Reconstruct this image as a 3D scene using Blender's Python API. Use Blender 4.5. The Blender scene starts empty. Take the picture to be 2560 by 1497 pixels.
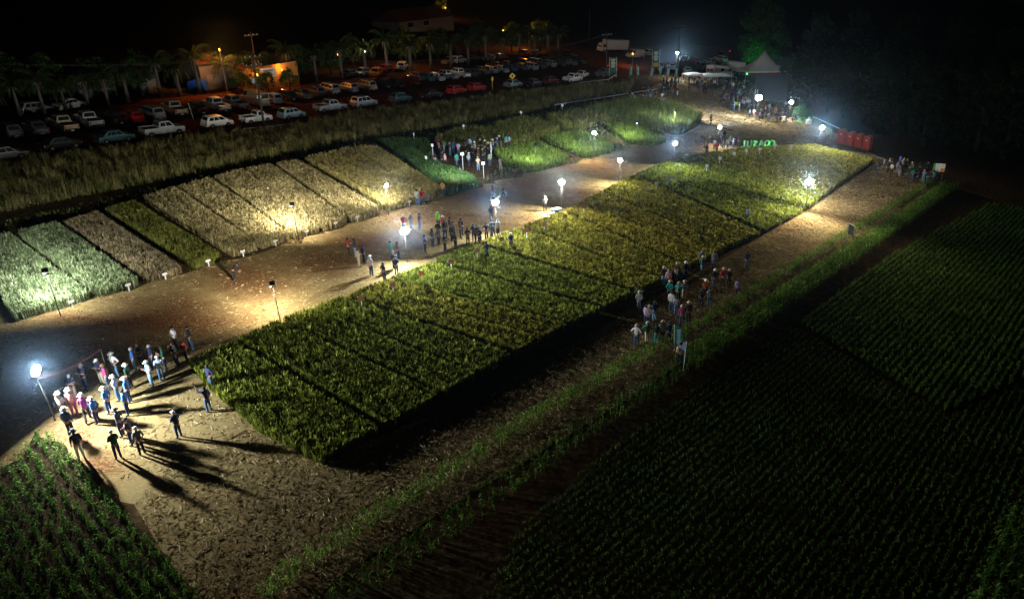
import bpy, bmesh, math, random
import numpy as np
from mathutils import Vector, Matrix
random.seed(7); RNG = np.random.default_rng(7)
SC = bpy.context.scene; COL = SC.collection
R_ = math.radians

# ------------------------------------------------------------------ camera
SV = 2560/2520                      # layout notes were taken in a 2520 px wide view
FPX = 1900.0; CX = 1280.0; CY = 748.5
_dn = np.array([163.0, 4151.5, FPX]); _dn /= np.linalg.norm(_dn)
_N = np.array([-0.0863, 0.8999, 0.4274]); _N /= np.linalg.norm(_N); _D = 26.25
_Z = -_dn; _Y = np.array([0, 0, 1.0]) - _Z[2]*_Z; _Y /= np.linalg.norm(_Y); _X = np.cross(_Y, _Z)
_R = np.array([_X, _Y, _Z])
CAMZ = _D/(_N@_dn); _C = np.array([0, 0, CAMZ]); _n = _R@_N
def at(x, y, h=0.0, s=SV):
    d = _R@np.array([(x*s-CX)/FPX, (y*s-CY)/FPX, 1.0])
    t = (_D+_n[2]*h)/(_n@d)
    p = _C+t*d
    return Vector(p)
def G(x, y):                         # height of the sloping ground
    return -(_n[0]*x+_n[1]*y)/_n[2]+(CAMZ*_n[2]+_D)/_n[2] if False else (_D-(_n[0]*x+_n[1]*y))/_n[2]+CAMZ
cam = bpy.data.cameras.new('camera'); camo = bpy.data.objects.new('camera', cam); COL.objects.link(camo)
M = Matrix.Identity(4)
for i in range(3):
    M[i][0] = _R[i][0]; M[i][1] = -_R[i][1]; M[i][2] = -_R[i][2]; M[i][3] = _C[i]
camo.matrix_world = M
cam.sensor_width = 36; cam.lens = 36*FPX/2560; cam.clip_end = 6000; cam.clip_start = 0.5
SC.camera = camo

# ------------------------------------------------------------------ world, moon, exposure
W = bpy.data.worlds.new('World'); SC.world = W; W.use_nodes = True
nt = W.node_tree; bg = nt.nodes['Background']
sky = nt.nodes.new('ShaderNodeTexSky'); sky.sky_type = 'NISHITA'; sky.sun_disc = False
sky.sun_elevation = R_(35); sky.sun_rotation = R_(200)
nt.links.new(sky.outputs[0], bg.inputs[0]); bg.inputs[1].default_value = 0.00035
sun = bpy.data.lights.new('moon', 'SUN'); sun.energy = 0.004; sun.angle = R_(0.5); sun.color = (0.75, 0.88, 1.0)
suno = bpy.data.objects.new('moon', sun); COL.objects.link(suno); suno.rotation_euler = (R_(55), 0, R_(-20))
vs = SC.view_settings; vs.view_transform = 'Standard'; vs.look = 'None'; vs.gamma = 1; vs.exposure = 0
SC.cycles.use_denoising = True
SC.cycles.max_bounces = 4; SC.cycles.diffuse_bounces = 2; SC.cycles.glossy_bounces = 2; SC.cycles.transparent_max_bounces = 6
SC.cycles.volume_bounces = 0
SC.cycles.sample_clamp_indirect = 3

# ------------------------------------------------------------------ helpers
def tag(o, label=None, cat=None, group=None, kind=None):
    if label: o['label'] = label
    if cat: o['category'] = cat
    if group: o['group'] = group
    if kind: o['kind'] = kind
    return o
def empty(name, loc, rz=0.0, label=None, cat=None, group=None):
    o = bpy.data.objects.new(name, None); COL.objects.link(o); o.location = loc; o.rotation_euler = (0, 0, rz)
    o.empty_display_size = 0.2
    return tag(o, label, cat, group)
MATS = {}
def mat(name, col, rough=0.8, metal=0.0, emit=None, es=1.0, spec=0.3, noise=0.0, scale=6.0, col2=None, translucent=0.0, rnd=0.0):
    if name in MATS: return MATS[name]
    m = bpy.data.materials.new(name); m.use_nodes = True; MATS[name] = m
    t = m.node_tree; b = t.nodes['Principled BSDF']
    c = (*col, 1)
    b.inputs['Base Color'].default_value = c; b.inputs['Roughness'].default_value = rough
    b.inputs['Metallic'].default_value = metal; b.inputs['Specular IOR Level'].default_value = spec
    if emit:
        b.inputs['Emission Color'].default_value = (*emit, 1); b.inputs['Emission Strength'].default_value = es
    # every material carries a little procedural variation
    tc = t.nodes.new('ShaderNodeTexCoord'); nz = t.nodes.new('ShaderNodeTexNoise')
    nz.inputs['Scale'].default_value = scale; nz.inputs['Detail'].default_value = 4
    t.links.new(tc.outputs['Object'], nz.inputs['Vector'])
    mx = t.nodes.new('ShaderNodeMix'); mx.data_type = 'RGBA'
    c2 = col2 or tuple(v*0.7 for v in col)
    mx.inputs[6].default_value = c; mx.inputs[7].default_value = (*c2, 1)
    rp = t.nodes.new('ShaderNodeValToRGB'); rp.color_ramp.elements[0].position = 0.4; rp.color_ramp.elements[1].position = 0.62
    rp.color_ramp.elements[0].color = (0, 0, 0, 1); v = max(noise, 0.25); rp.color_ramp.elements[1].color = (v, v, v, 1)
    t.links.new(nz.outputs['Fac'], rp.inputs[0]); t.links.new(rp.outputs[0], mx.inputs[0])
    t.links.new(mx.outputs[2], b.inputs['Base Color'])
    return m
def leafmat(name, cols, patch=0.12, trans=0.25, fine=2.4, fc=.4):
    """blades coloured by the per-blade random attribute and by broad patches"""
    m = bpy.data.materials.new(name); m.use_nodes = True; MATS[name] = m
    t = m.node_tree; t.nodes.remove(t.nodes['Principled BSDF']); out = t.nodes['Material Output']
    at_ = t.nodes.new('ShaderNodeAttribute'); at_.attribute_name = 'rnd'
    rp = t.nodes.new('ShaderNodeValToRGB'); els = rp.color_ramp.elements
    while len(els) < len(cols): els.new(0.5)
    for i, c in enumerate(cols): els[i].position = i/(len(cols)-1); els[i].color = (*c, 1)
    t.links.new(at_.outputs['Fac'], rp.inputs[0])
    tc = t.nodes.new('ShaderNodeTexCoord'); nz = t.nodes.new('ShaderNodeTexNoise'); nz.inputs['Scale'].default_value = patch*3; nz.inputs['Detail'].default_value = 5
    t.links.new(tc.outputs['Object'], nz.inputs['Vector'])
    mr = t.nodes.new('ShaderNodeMapRange'); mr.inputs[1].default_value = 0.3; mr.inputs[2].default_value = 0.7; mr.inputs[3].default_value = 0.6; mr.inputs[4].default_value = 1.3
    t.links.new(nz.outputs['Fac'], mr.inputs[0])
    nf = t.nodes.new('ShaderNodeTexNoise'); nf.inputs['Scale'].default_value = fine; nf.inputs['Detail'].default_value = 3; t.links.new(tc.outputs['Object'], nf.inputs['Vector'])
    mf = t.nodes.new('ShaderNodeMapRange'); mf.inputs[1].default_value = 0.36; mf.inputs[2].default_value = 0.64; mf.inputs[3].default_value = 1-fc; mf.inputs[4].default_value = 1+fc
    t.links.new(nf.outputs['Fac'], mf.inputs[0]); mm_ = t.nodes.new('ShaderNodeMath'); mm_.operation = 'MULTIPLY'; t.links.new(mf.outputs[0], mm_.inputs[0]); t.links.new(mr.outputs[0], mm_.inputs[1])
    vm = t.nodes.new('ShaderNodeVectorMath'); vm.operation = 'SCALE'
    t.links.new(rp.outputs[0], vm.inputs[0]); t.links.new(mm_.outputs[0], vm.inputs['Scale'])
    d = t.nodes.new('ShaderNodeBsdfDiffuse'); tr = t.nodes.new('ShaderNodeBsdfTranslucent'); ms = t.nodes.new('ShaderNodeMixShader')
    ms.inputs[0].default_value = trans
    t.links.new(vm.outputs[0], d.inputs[0]); t.links.new(vm.outputs[0], tr.inputs[0])
    t.links.new(d.outputs[0], ms.inputs[1]); t.links.new(tr.outputs[0], ms.inputs[2]); t.links.new(ms.outputs[0], out.inputs[0])
    return m
def groundmat(name, a, b, c, s1=0.15, s2=3.0, w1=(0.42, 0.6), w2=(0.45, 0.62), stretch=None, bump=0.4, spots=()):
    """a: base, b: broad patches, c: fine flecks"""
    m = bpy.data.materials.new(name); m.use_nodes = True; MATS[name] = m
    t = m.node_tree; p = t.nodes['Principled BSDF']; p.inputs['Roughness'].default_value = 1; p.inputs['Specular IOR Level'].default_value = 0.0
    tc = t.nodes.new('ShaderNodeTexCoord'); mp = t.nodes.new('ShaderNodeMapping'); t.links.new(tc.outputs['Object'], mp.inputs[0])
    mp.inputs['Rotation'].default_value = (0, 0, R_(-52)); 
    if stretch: mp.inputs['Scale'].default_value = (stretch, 1, 1)
    def nz(s, d, vec): 
        n = t.nodes.new('ShaderNodeTexNoise'); n.inputs['Scale'].default_value = s; n.inputs['Detail'].default_value = d; n.inputs['Roughness'].default_value = 0.65
        t.links.new(vec, n.inputs['Vector']); return n
    def ramp(n, w):
        r = t.nodes.new('ShaderNodeMapRange'); r.inputs[1].default_value = w[0]; r.inputs[2].default_value = w[1]; t.links.new(n.outputs['Fac'], r.inputs[0]); return r
    n1 = nz(s1, 6, mp.outputs[0]); n2 = nz(s2, 8, tc.outputs['Object'])
    m1 = t.nodes.new('ShaderNodeMix'); m1.data_type = 'RGBA'; m1.inputs[6].default_value = (*a, 1); m1.inputs[7].default_value = (*b, 1)
    fac = ramp(n1, w1).outputs[0]
    if spots:                                          # worn bare places, each a soft round area broken up by noise
        nb = nz(0.9, 6, tc.outputs['Object']); acc = None
        for (cx, cy, cz, rr) in spots:
            dv = t.nodes.new('ShaderNodeVectorMath'); dv.operation = 'DISTANCE'; dv.inputs[1].default_value = (cx, cy, cz); t.links.new(tc.outputs['Object'], dv.inputs[0])
            ad = t.nodes.new('ShaderNodeMath'); ad.operation = 'MULTIPLY_ADD'; ad.inputs[1].default_value = rr*2.2; t.links.new(nb.outputs['Fac'], ad.inputs[0]); t.links.new(dv.outputs['Value'], ad.inputs[2])
            mr = t.nodes.new('ShaderNodeMapRange'); mr.inputs[1].default_value = rr*2.4; mr.inputs[2].default_value = rr*1.3; mr.inputs[3].default_value = 0; mr.inputs[4].default_value = .9; t.links.new(ad.outputs[0], mr.inputs[0])
            if acc is None: acc = mr.outputs[0]
            else:
                mxx = t.nodes.new('ShaderNodeMath'); mxx.operation = 'MAXIMUM'; t.links.new(acc, mxx.inputs[0]); t.links.new(mr.outputs[0], mxx.inputs[1]); acc = mxx.outputs[0]
        mxx = t.nodes.new('ShaderNodeMath'); mxx.operation = 'MAXIMUM'; t.links.new(acc, mxx.inputs[0]); t.links.new(fac, mxx.inputs[1]); fac = mxx.outputs[0]
    t.links.new(fac, m1.inputs[0])
    m2 = t.nodes.new('ShaderNodeMix'); m2.data_type = 'RGBA'; m2.inputs[7].default_value = (*c, 1); t.links.new(m1.outputs[2], m2.inputs[6])
    t.links.new(ramp(n2, w2).outputs[0], m2.inputs[0])
    t.links.new(m2.outputs[2], p.inputs['Base Color'])
    bp = t.nodes.new('ShaderNodeBump'); bp.inputs['Strength'].default_value = bump; bp.inputs['Distance'].default_value = 0.15
    t.links.new(n2.outputs['Fac'], bp.inputs['Height']); t.links.new(bp.outputs[0], p.inputs['Normal'])
    return m
def obj(name, me, m=None, parent=None, loc=None):
    o = bpy.data.objects.new(name, me); COL.objects.link(o)
    if m and not me.materials: me.materials.append(m)
    if parent: o.parent = parent
    if loc is not None: o.location = loc
    return o
def mesh_np(name, V, F, k, rnd=None, smooth=False):
    """V (n,3), F (m,k) numpy -> mesh"""
    me = bpy.data.meshes.new(name); V = np.asarray(V, dtype=np.float32); F = np.asarray(F, dtype=np.int32)
    me.vertices.add(len(V)); me.vertices.foreach_set('co', V.ravel())
    me.loops.add(F.size); me.loops.foreach_set('vertex_index', F.ravel())
    me.polygons.add(len(F)); me.polygons.foreach_set('loop_start', np.arange(0, F.size, k, dtype=np.int32))
    me.polygons.foreach_set('loop_total', np.full(len(F), k, dtype=np.int32))
    if rnd is not None:
        a = me.attributes.new('rnd', 'FLOAT', 'POINT'); a.data.foreach_set('value', np.asarray(rnd, dtype=np.float32))
    me.update(calc_edges=True)
    return me
class MB:
    """collects simple solids into one bmesh"""
    def __init__(s): s.bm = bmesh.new()
    def box(s, x0, x1, y0, y1, z0, z1, bev=0.0, M=None):
        r = bmesh.ops.create_cube(s.bm, size=1); vs_ = r['verts']
        for v in vs_: v.co = Vector(((x0+x1)/2+v.co.x*(x1-x0), (y0+y1)/2+v.co.y*(y1-y0), (z0+z1)/2+v.co.z*(z1-z0)))
        if bev: 
            es = list({e for v in vs_ for e in v.link_edges}); r2 = bmesh.ops.bevel(s.bm, geom=es, offset=bev, segments=2, affect='EDGES', profile=0.5)
            vs_ = list({v for f in r2['faces'] for v in f.verts} | {v for v in vs_ if v.is_valid})
        if M is not None:
            for v in vs_: v.co = M@v.co
        return s
    def tube(s, pts, rad, n=8, cap=True):
        pts = [Vector(p) for p in pts]; rs = rad if isinstance(rad, (list, tuple)) else [rad]*len(pts)
        rings = []
        for i, p in enumerate(pts):
            d = (pts[min(i+1, len(pts)-1)]-pts[max(i-1, 0)]).normalized()
            a = d.orthogonal().normalized() if abs(d.z) < 0.95 else Vector((1, 0, 0)); b = d.cross(a).normalized(); a = b.cross(d).normalized()
            rings.append([s.bm.verts.new(p+rs[i]*(math.cos(2*math.pi*k/n)*a+math.sin(2*math.pi*k/n)*b)) for k in range(n)])
        for r0, r1 in zip(rings, rings[1:]):
            for k in range(n): s.bm.faces.new((r0[k], r0[(k+1) % n], r1[(k+1) % n], r1[k]))
        if cap: s.bm.faces.new(rings[0][::-1]); s.bm.faces.new(rings[-1])
        return s
    def lathe(s, prof, n=16, c=(0, 0, 0), sx=1, sy=1):
        rings = [[s.bm.verts.new((c[0]+sx*r*math.cos(2*math.pi*k/n), c[1]+sy*r*math.sin(2*math.pi*k/n), c[2]+z)) for k in range(n)] for r, z in prof]
        for r0, r1 in zip(rings, rings[1:]):
            for k in range(n): s.bm.faces.new((r0[k], r0[(k+1) % n], r1[(k+1) % n], r1[k]))
        s.bm.faces.new(rings[0][::-1]); s.bm.faces.new(rings[-1])
        return s
    def prism(s, prof, y0, y1, inset=0.0, bev=0.0):
        """profile in xz extruded along y"""
        a = [s.bm.verts.new((x, y0, z)) for x, z in prof]; b = [s.bm.verts.new((x, y1, z)) for x, z in prof]; n = len(prof)
        fs = [s.bm.faces.new(a), s.bm.faces.new(b[::-1])]
        for k in range(n): fs.append(s.bm.faces.new((a[k], b[k], b[(k+1) % n], a[(k+1) % n])))
        bmesh.ops.recalc_face_normals(s.bm, faces=fs)
        if bev:
            es = list({e for v in a+b for e in v.link_edges if (e.verts[0] in a) == (e.verts[1] in a)})
            bmesh.ops.bevel(s.bm, geom=es, offset=bev, segments=2, affect='EDGES', profile=0.5)
        return s
    def face(s, pts): s.bm.faces.new([s.bm.verts.new(p) for p in pts]); return s
    def mesh(s, name, smooth=False):
        me = bpy.data.meshes.new(name); bmesh.ops.recalc_face_normals(s.bm, faces=s.bm.faces) if not getattr(s, 'raw', False) else None
        s.bm.to_mesh(me); s.bm.free()
        if smooth: me.polygons.foreach_set('use_smooth', [True]*len(me.polygons))
        return me
    def build(s, name, m, parent=None, loc=None, smooth=False): return obj(name, s.mesh(name, smooth), m, parent, loc)
def inpoly(px, py, poly):
    ins = np.zeros(len(px), bool); n = len(poly); j = n-1
    for i in range(n):
        xi, yi = poly[i][0], poly[i][1]; xj, yj = poly[j][0], poly[j][1]
        if yi != yj:
            c = ((yi > py) != (yj > py)) & (px < (xj-xi)*(py-yi)/(yj-yi)+xi); ins ^= c
        j = i
    return ins
def scatter(poly, dens):
    a = np.array([(p[0], p[1]) for p in poly]); lo = a.min(0); hi = a.max(0)
    n = int((hi-lo).prod()*dens); q = RNG.uniform(lo, hi, (n, 2)); return q[inpoly(q[:, 0], q[:, 1], a)]
def blades(q, h, hv=0.15, w=0.03, lean=0.25, n=3, curl=0.3, z0=0.0, head=0.0, zoff=0.0, sp=0.05):
    """n blades per point; each a bent strip (two quads); head>0 widens the tip like an ear of grain"""
    N_ = len(q)*n; b = np.repeat(q, n, 0)+RNG.normal(0, sp, (N_, 2))
    az = RNG.uniform(0, 2*np.pi, N_); ln = RNG.uniform(0, lean, N_)*(h if np.isscalar(h) else np.repeat(h, n)); hh = (h if np.isscalar(h) else np.repeat(h, n))*(1+RNG.normal(0, hv*.5, N_)+np.repeat(RNG.normal(0, hv, len(q)), n))
    dx, dy = np.cos(az), np.sin(az); wx, wy = -dy, dx; g = (_D-(_n[0]*b[:, 0]+_n[1]*b[:, 1]))/_n[2]+CAMZ+zoff
    V = np.empty((N_, 6, 3)); ws = [w, w*0.8, w*0.25] if not head else [w*0.5, w*head, w*head*0.5]
    fr = [z0, 0.62 if not head else 0.78, 1.0]; ls = [0, 0.45, 1.0+curl]
    ln = np.broadcast_to(ln, N_)
    for i in range(3):
        cx = b[:, 0]+dx*ln*ls[i]; cy = b[:, 1]+dy*ln*ls[i]; cz = g+hh*fr[i]
        for s_, k in ((-1, 0), (1, 1)):
            V[:, 2*i+k, 0] = cx+s_*wx*ws[i]/2; V[:, 2*i+k, 1] = cy+s_*wy*ws[i]/2; V[:, 2*i+k, 2] = cz
    base = np.arange(N_)[:, None]*6
    F = np.concatenate([base+np.array([[0, 1, 3, 2]]), base+np.array([[2, 3, 5, 4]])], 0)
    rnd = np.repeat(np.clip(np.repeat(RNG.uniform(0, 1, len(q)), n)*.65+RNG.uniform(0, 1, N_)*.35, 0, 1), 6)
    return V.reshape(-1, 3), F, rnd
def litter(q, L=(0.15, 0.5), w=0.02, z=(0.01, 0.08)):
    """straw lying on the ground"""
    N_ = len(q); az = RNG.uniform(0, 2*np.pi, N_); l = RNG.uniform(L[0], L[1], N_)/2; dx, dy = np.cos(az)*l, np.sin(az)*l; wx, wy = -np.sin(az)*w/2, np.cos(az)*w/2
    V = np.empty((N_, 4, 3)); za = RNG.uniform(*z, N_); zb = RNG.uniform(*z, N_)
    for i, (s_, t_, zz) in enumerate(((-1, -1, za), (1, -1, zb), (1, 1, zb), (-1, 1, za))):
        X_ = q[:, 0]+s_*dx+t_*wx; Y_ = q[:, 1]+s_*dy+t_*wy
        V[:, i, 0] = X_; V[:, i, 1] = Y_; V[:, i, 2] = (_D-(_n[0]*X_+_n[1]*Y_))/_n[2]+CAMZ+zz+(0.03*RNG.random(N_) if t_ > 0 else 0)
    return V.reshape(-1, 3), np.arange(N_*4).reshape(-1, 4), np.repeat(RNG.uniform(0, 1, N_), 4)
def join(parts):
    Vs, Fs, Rs, o = [], [], [], 0
    for V, F, r in parts: Vs.append(V); Fs.append(F+o); Rs.append(r); o += len(V)
    return np.concatenate(Vs), np.concatenate(Fs), np.concatenate(Rs)
def roughen(poly, step=1.2, amp=0.35):
    out = []; n = len(poly)
    for i in range(n):
        a = Vector(poly[i][:2]); b = Vector(poly[(i+1) % n][:2]); k = max(1, int((b-a).length/step))
        for j in range(k): p = a.lerp(b, j/k); out.append((p.x+random.gauss(0, amp), p.y+random.gauss(0, amp)))
    return out
def sheet(name, poly, m, z, rough=0.35, step=1.2, **kw):
    pl = roughen(poly, step, rough) if rough else [tuple(p[:2]) for p in poly]
    bm = bmesh.new(); bm.faces.new([bm.verts.new((x, y, G(x, y)+z)) for x, y in pl]); bmesh.ops.triangulate(bm, faces=bm.faces, ngon_method='EAR_CLIP')
    me = bpy.data.meshes.new(name); bm.to_mesh(me); bm.free()
    for p in me.polygons:
        if p.normal.z < 0: p.flip()
    o = obj(name, me, m); return tag(o, kind='structure', **kw)
def A(*pts, h=0): return [at(x, y, h) for x, y in pts]
# ------------------------------------------------------------------ ground sheets
SOIL = groundmat('soil', (0.045, 0.03, 0.015), (0.07, 0.03, 0.014), (0.09, 0.07, 0.03), 0.08, 2.5)
PATHM = groundmat('straw_path', (0.215, 0.155, 0.066), (0.09, 0.028, 0.011), (0.33, 0.26, 0.12), 0.1, 8, w1=(0.47, 0.61), w2=(0.45, 0.85), stretch=0.2, bump=.04,
    spots=[(*at(x, y), r) for x, y, r in ((200, 1060, 2.2), (240, 1150, 1.8), (620, 690, 4.5), (800, 645, 4), (420, 765, 4), (300, 800, 3), (1180, 480, 4), (1480, 410, 5), (880, 600, 3.5), (1300, 455, 4))])
STUB = groundmat('stubble', (0.22, 0.16, 0.078), (0.12, 0.06, 0.028), (0.32, 0.25, 0.125), 0.12, 14, w1=(0.4, 0.62), w2=(0.35, 0.7), bump=.15)
REDS = groundmat('red_soil', (0.12, 0.04, 0.017), (0.08, 0.03, 0.014), (0.16, 0.075, 0.038), 0.2, 1.5)
TRAMP = groundmat('trampled', (0.27, 0.20, 0.11), (0.2, 0.14, 0.07), (0.07, 0.06, 0.03), 0.1, 0.9, w2=(0.53, 0.62))
DARKG = groundmat('field_soil', (0.035, 0.028, 0.014), (0.05, 0.022, 0.011), (0.06, 0.055, 0.025), 0.1, 2.0)
E_ = 1500
N0 = 40
gx = np.linspace(-E_, E_, N0)
V0 = np.array([(x, y, (_D-(_n[0]*x+_n[1]*y))/_n[2]+CAMZ) for y in gx for x in gx])
F0 = np.array([(j*N0+i, j*N0+i+1, (j+1)*N0+i+1, (j+1)*N0+i) for j in range(N0-1) for i in range(N0-1)])
tag(obj('ground', mesh_np('ground', V0, F0, 4), SOIL), kind='structure')

ROAD = A((-900, 1150), (0, 800), (40, 793), (235, 735), (452, 672), (735, 592), (960, 524), (1165, 467), (1240, 440), (1420, 400), (1560, 352), (1720, 305), (1880, 340), (2010, 360), (1840, 368), (1700, 388),
         (1560, 437), (1380, 530), (1240, 590), (1170, 610), (950, 700), (690, 800), (470, 900), (560, 1000), (640, 1060), (430, 1150), (300, 1180), (160, 1090), (60, 1110), (-300, 1400), (-900, 1400))
sheet('field_path', ROAD, PATHM, 0.012)
STUBP = A((430, 1120), (640, 1060), (790, 1130), (1100, 1010), (1560, 760), (1985, 522), (2155, 402), (2330, 462), (2210, 545), (2090, 610), (1800, 810), (1500, 1010), (1200, 1190), (860, 1400), (720, 1520), (480, 1520), (420, 1390), (330, 1240))
sheet('stubble_field', STUBP+A((100, 1200), (-200, 1100), (0, 850), (300, 1000)), PATHM, 0.006, 0)
PLAZA = A((1560, 240), (1640, 195), (1750, 188), (1850, 205), (1990, 285), (2060, 330), (2180, 395), (2010, 364), (1880, 342), (1740, 305), (1650, 250))
sheet('trampled_ground', PLAZA, TRAMP, 0.02)
LOT = A((-500, 470), (-200, 420), (200, 362), (480, 328), (700, 306), (940, 265), (1200, 230), (1420, 206), (1520, 190), (1560, 168), (1480, 148), (1300, 150), (1000, 182), (700, 208), (500, 235), (200, 268), (-100, 300), (-500, 330))
sheet('parking_lot', LOT, REDS, 0.016)
ACCESS = A((1520, 172), (1610, 172), (1700, 150), (1900, 130), (1700, 110), (1450, 120), (1400, 140))
sheet('access_road', ACCESS, REDS, 0.022)

# ------------------------------------------------------------------ crops
def crop_plot(name, label, cat, poly, h, m, dens, n=4, w=0.035, lean=0.22, head=0.0, core=0.62, hv=0.12, corecol=None, curl=0.3, corem=None, edge=True, sp=.05):
    """a stand of plants: a dense core of stems with blades through and around it"""
    q = scatter(poly, dens)
    parts = [blades(q, h, hv, w, lean, n, curl, head=head, sp=sp)]
    a = [Vector((p[0], p[1])) for p in poly]; c = sum(a, Vector((0, 0)))/len(a)
    if edge:                                           # denser fringe so that the plot has a standing side
        pts = []
        for i in range(len(a)):
            d = a[(i+1) % len(a)]-a[i]
            k = int(d.length*22)
            for j in range(k):
                p = a[i]+d*random.random(); p = p+(c-p).normalized()*abs(random.gauss(0, 0.16)); pts.append((p.x, p.y))
        if pts: parts.append(blades(np.array(pts), h*0.97, hv, w, lean, 3, curl, head=head))
    V, F, r = join(parts)
    # core
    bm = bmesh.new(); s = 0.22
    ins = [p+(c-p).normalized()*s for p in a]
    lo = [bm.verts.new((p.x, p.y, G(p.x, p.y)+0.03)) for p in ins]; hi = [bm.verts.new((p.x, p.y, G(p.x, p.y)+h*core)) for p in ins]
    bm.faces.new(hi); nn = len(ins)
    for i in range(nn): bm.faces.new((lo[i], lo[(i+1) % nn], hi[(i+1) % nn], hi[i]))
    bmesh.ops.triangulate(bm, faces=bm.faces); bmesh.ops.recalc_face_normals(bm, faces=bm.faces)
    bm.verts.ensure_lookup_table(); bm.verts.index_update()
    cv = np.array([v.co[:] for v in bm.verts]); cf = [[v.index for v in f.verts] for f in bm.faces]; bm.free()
    # core triangles stored as degenerate-free quads by splitting: keep it as its own material slot via polygons
    me = bpy.data.meshes.new(name)
    nV = len(V); allV = np.concatenate([V, cv]).astype(np.float32)
    me.vertices.add(len(allV)); me.vertices.foreach_set('co', allV.ravel())
    li = np.concatenate([F.ravel(), (np.array(cf)+nV).ravel()]).astype(np.int32)
    tot = np.concatenate([np.full(len(F), 4), np.full(len(cf), 3)]).astype(np.int32); st = np.concatenate([[0], np.cumsum(tot)[:-1]]).astype(np.int32)
    me.loops.add(len(li)); me.loops.foreach_set('vertex_index', li); me.polygons.add(len(tot))
    me.polygons.foreach_set('loop_start', st); me.polygons.foreach_set('loop_total', tot)
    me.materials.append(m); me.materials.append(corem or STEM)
    me.polygons.foreach_set('material_index', np.concatenate([np.zeros(len(F)), np.ones(len(cf))]).astype(np.int32))
    at2 = me.attributes.new('rnd', 'FLOAT', 'POINT'); at2.data.foreach_set('value', np.concatenate([r, np.zeros(len(cv))]).astype(np.float32))
    me.update(calc_edges=True)
    o = obj(name, me); tag(o, label, cat, kind='stuff'); return o
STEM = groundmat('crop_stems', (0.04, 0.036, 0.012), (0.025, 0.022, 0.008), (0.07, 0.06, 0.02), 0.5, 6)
TAN = leafmat('ripe_wheat', [(0.1, 0.08, 0.03), (0.27, 0.22, 0.095), (0.5, 0.43, 0.22), (0.7, 0.62, 0.38)])
TAN2 = leafmat('ripe_rye', [(0.15, 0.13, 0.04), (0.34, 0.29, 0.10), (0.5, 0.42, 0.18), (0.42, 0.38, 0.12)])
BROWNW = leafmat('brown_wheat', [(0.12, 0.09, 0.045), (0.26, 0.2, 0.11), (0.38, 0.31, 0.19), (0.48, 0.4, 0.26)])
MINT = leafmat('pale_green_oats', [(0.05, 0.08, 0.035), (0.16, 0.22, 0.10), (0.34, 0.4, 0.22), (0.55, 0.58, 0.36)])
OLIVE = leafmat('olive_wheat', [(0.06, 0.075, 0.015), (0.15, 0.165, 0.035), (0.25, 0.25, 0.06), (0.3, 0.28, 0.09)])
FIELD = leafmat('field_wheat', [(0.02, 0.028, 0.006), (0.11, 0.115, 0.016), (0.27, 0.255, 0.035), (0.46, 0.42, 0.1)], patch=0.2)
FIELDG = leafmat('field_wheat_green', [(0.015, 0.03, 0.008), (0.09, 0.115, 0.016), (0.22, 0.245, 0.035), (0.4, 0.41, 0.09)], patch=0.2)
FIELDY = leafmat('field_wheat_yellow', [(0.03, 0.035, 0.008), (0.16, 0.15, 0.02), (0.36, 0.32, 0.045), (0.55, 0.48, 0.12)], patch=0.2)
LUSH = leafmat('lush_green', [(0.02, 0.045, 0.012), (0.05, 0.11, 0.03), (0.1, 0.19, 0.055), (0.2, 0.3, 0.11)])
GRN = leafmat('patch_green', [(0.05, 0.08, 0.012), (0.12, 0.2, 0.03), (0.2, 0.3, 0.045), (0.3, 0.34, 0.09)])
WEED = leafmat('weeds', [(0.03, 0.03, 0.012), (0.12, 0.115, 0.04), (0.28, 0.25, 0.095), (0.52, 0.45, 0.22)], patch=0.15)
WEEDG = leafmat('weeds_green', [(0.03, 0.05, 0.012), (0.08, 0.12, 0.03), (0.16, 0.19, 0.05), (0.3, 0.3, 0.12)], patch=0.15)
CORN = leafmat('corn_leaf', [(0.02, 0.04, 0.008), (0.03, 0.075, 0.012), (0.07, 0.14, 0.022), (0.2, 0.3, 0.07)], trans=0.35)
STRAW = leafmat('straw', [(0.08, 0.05, 0.02), (0.24, 0.17, 0.08), (0.44, 0.34, 0.18), (0.66, 0.56, 0.34)], trans=0.1)

HW = 0.95
def plot(front, back, h):   # front corners at ground, back corners read at the height of the ears
    return [at(*front[0]), at(*front[1]), at(*back[1], h), at(*back[0], h)]
crop_plot('wheat_plot', 'pale mint green grain plot at the far left end of the row', 'crop plot', plot([(40, 793), (222, 739)], [(-60, 600), (18, 570)], .7), .72, MINT, 46, w=.028, lean=.3, head=1.8, hv=.08)
crop_plot('wheat_plot', 'pale green grain plot between the leftmost plot and the brown one', 'crop plot', plot([(246, 734), (341, 705)], [(46, 566), (136, 544)], .7), .72, MINT, 46, w=.028, lean=.3, head=1.8, hv=.08)
crop_plot('wheat_plot', 'short brown wheat plot between pale green and olive plots', 'crop plot', plot([(364, 698), (448, 673)], [(158, 539), (234, 514)], .75), .62, BROWNW, 46, w=.026, lean=.3, head=1.8, hv=.08)
crop_plot('wheat_plot', 'olive green wheat plot with dark furrows on both sides', 'crop plot', plot([(478, 665), (546, 642)], [(260, 508), (327, 489)], .8), .68, OLIVE, 46, w=.028, lean=.3, head=1.6, hv=.08)
wf = [(574, 634), (640, 615), (718, 592), (791, 571), (806, 567)]
W5 = [((574, 634), (634, 617), (356, 482), (428, 459), 'ripe tan wheat plot right of the olive plot, its left edge a dark furrow'), ((645, 614), (712, 594), (440, 456), (516, 437), 'ripe tan wheat plot left of the dark backed floodlight in the wheat'),
      ((724, 591), (786, 573), (529, 434), (596, 416), 'brightest ripe tan wheat plot right behind the dark backed floodlight'), ((799, 569), (853, 553), (609, 413), (666, 403), 'ripe tan wheat plot in the middle of the long tan block')]
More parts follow.
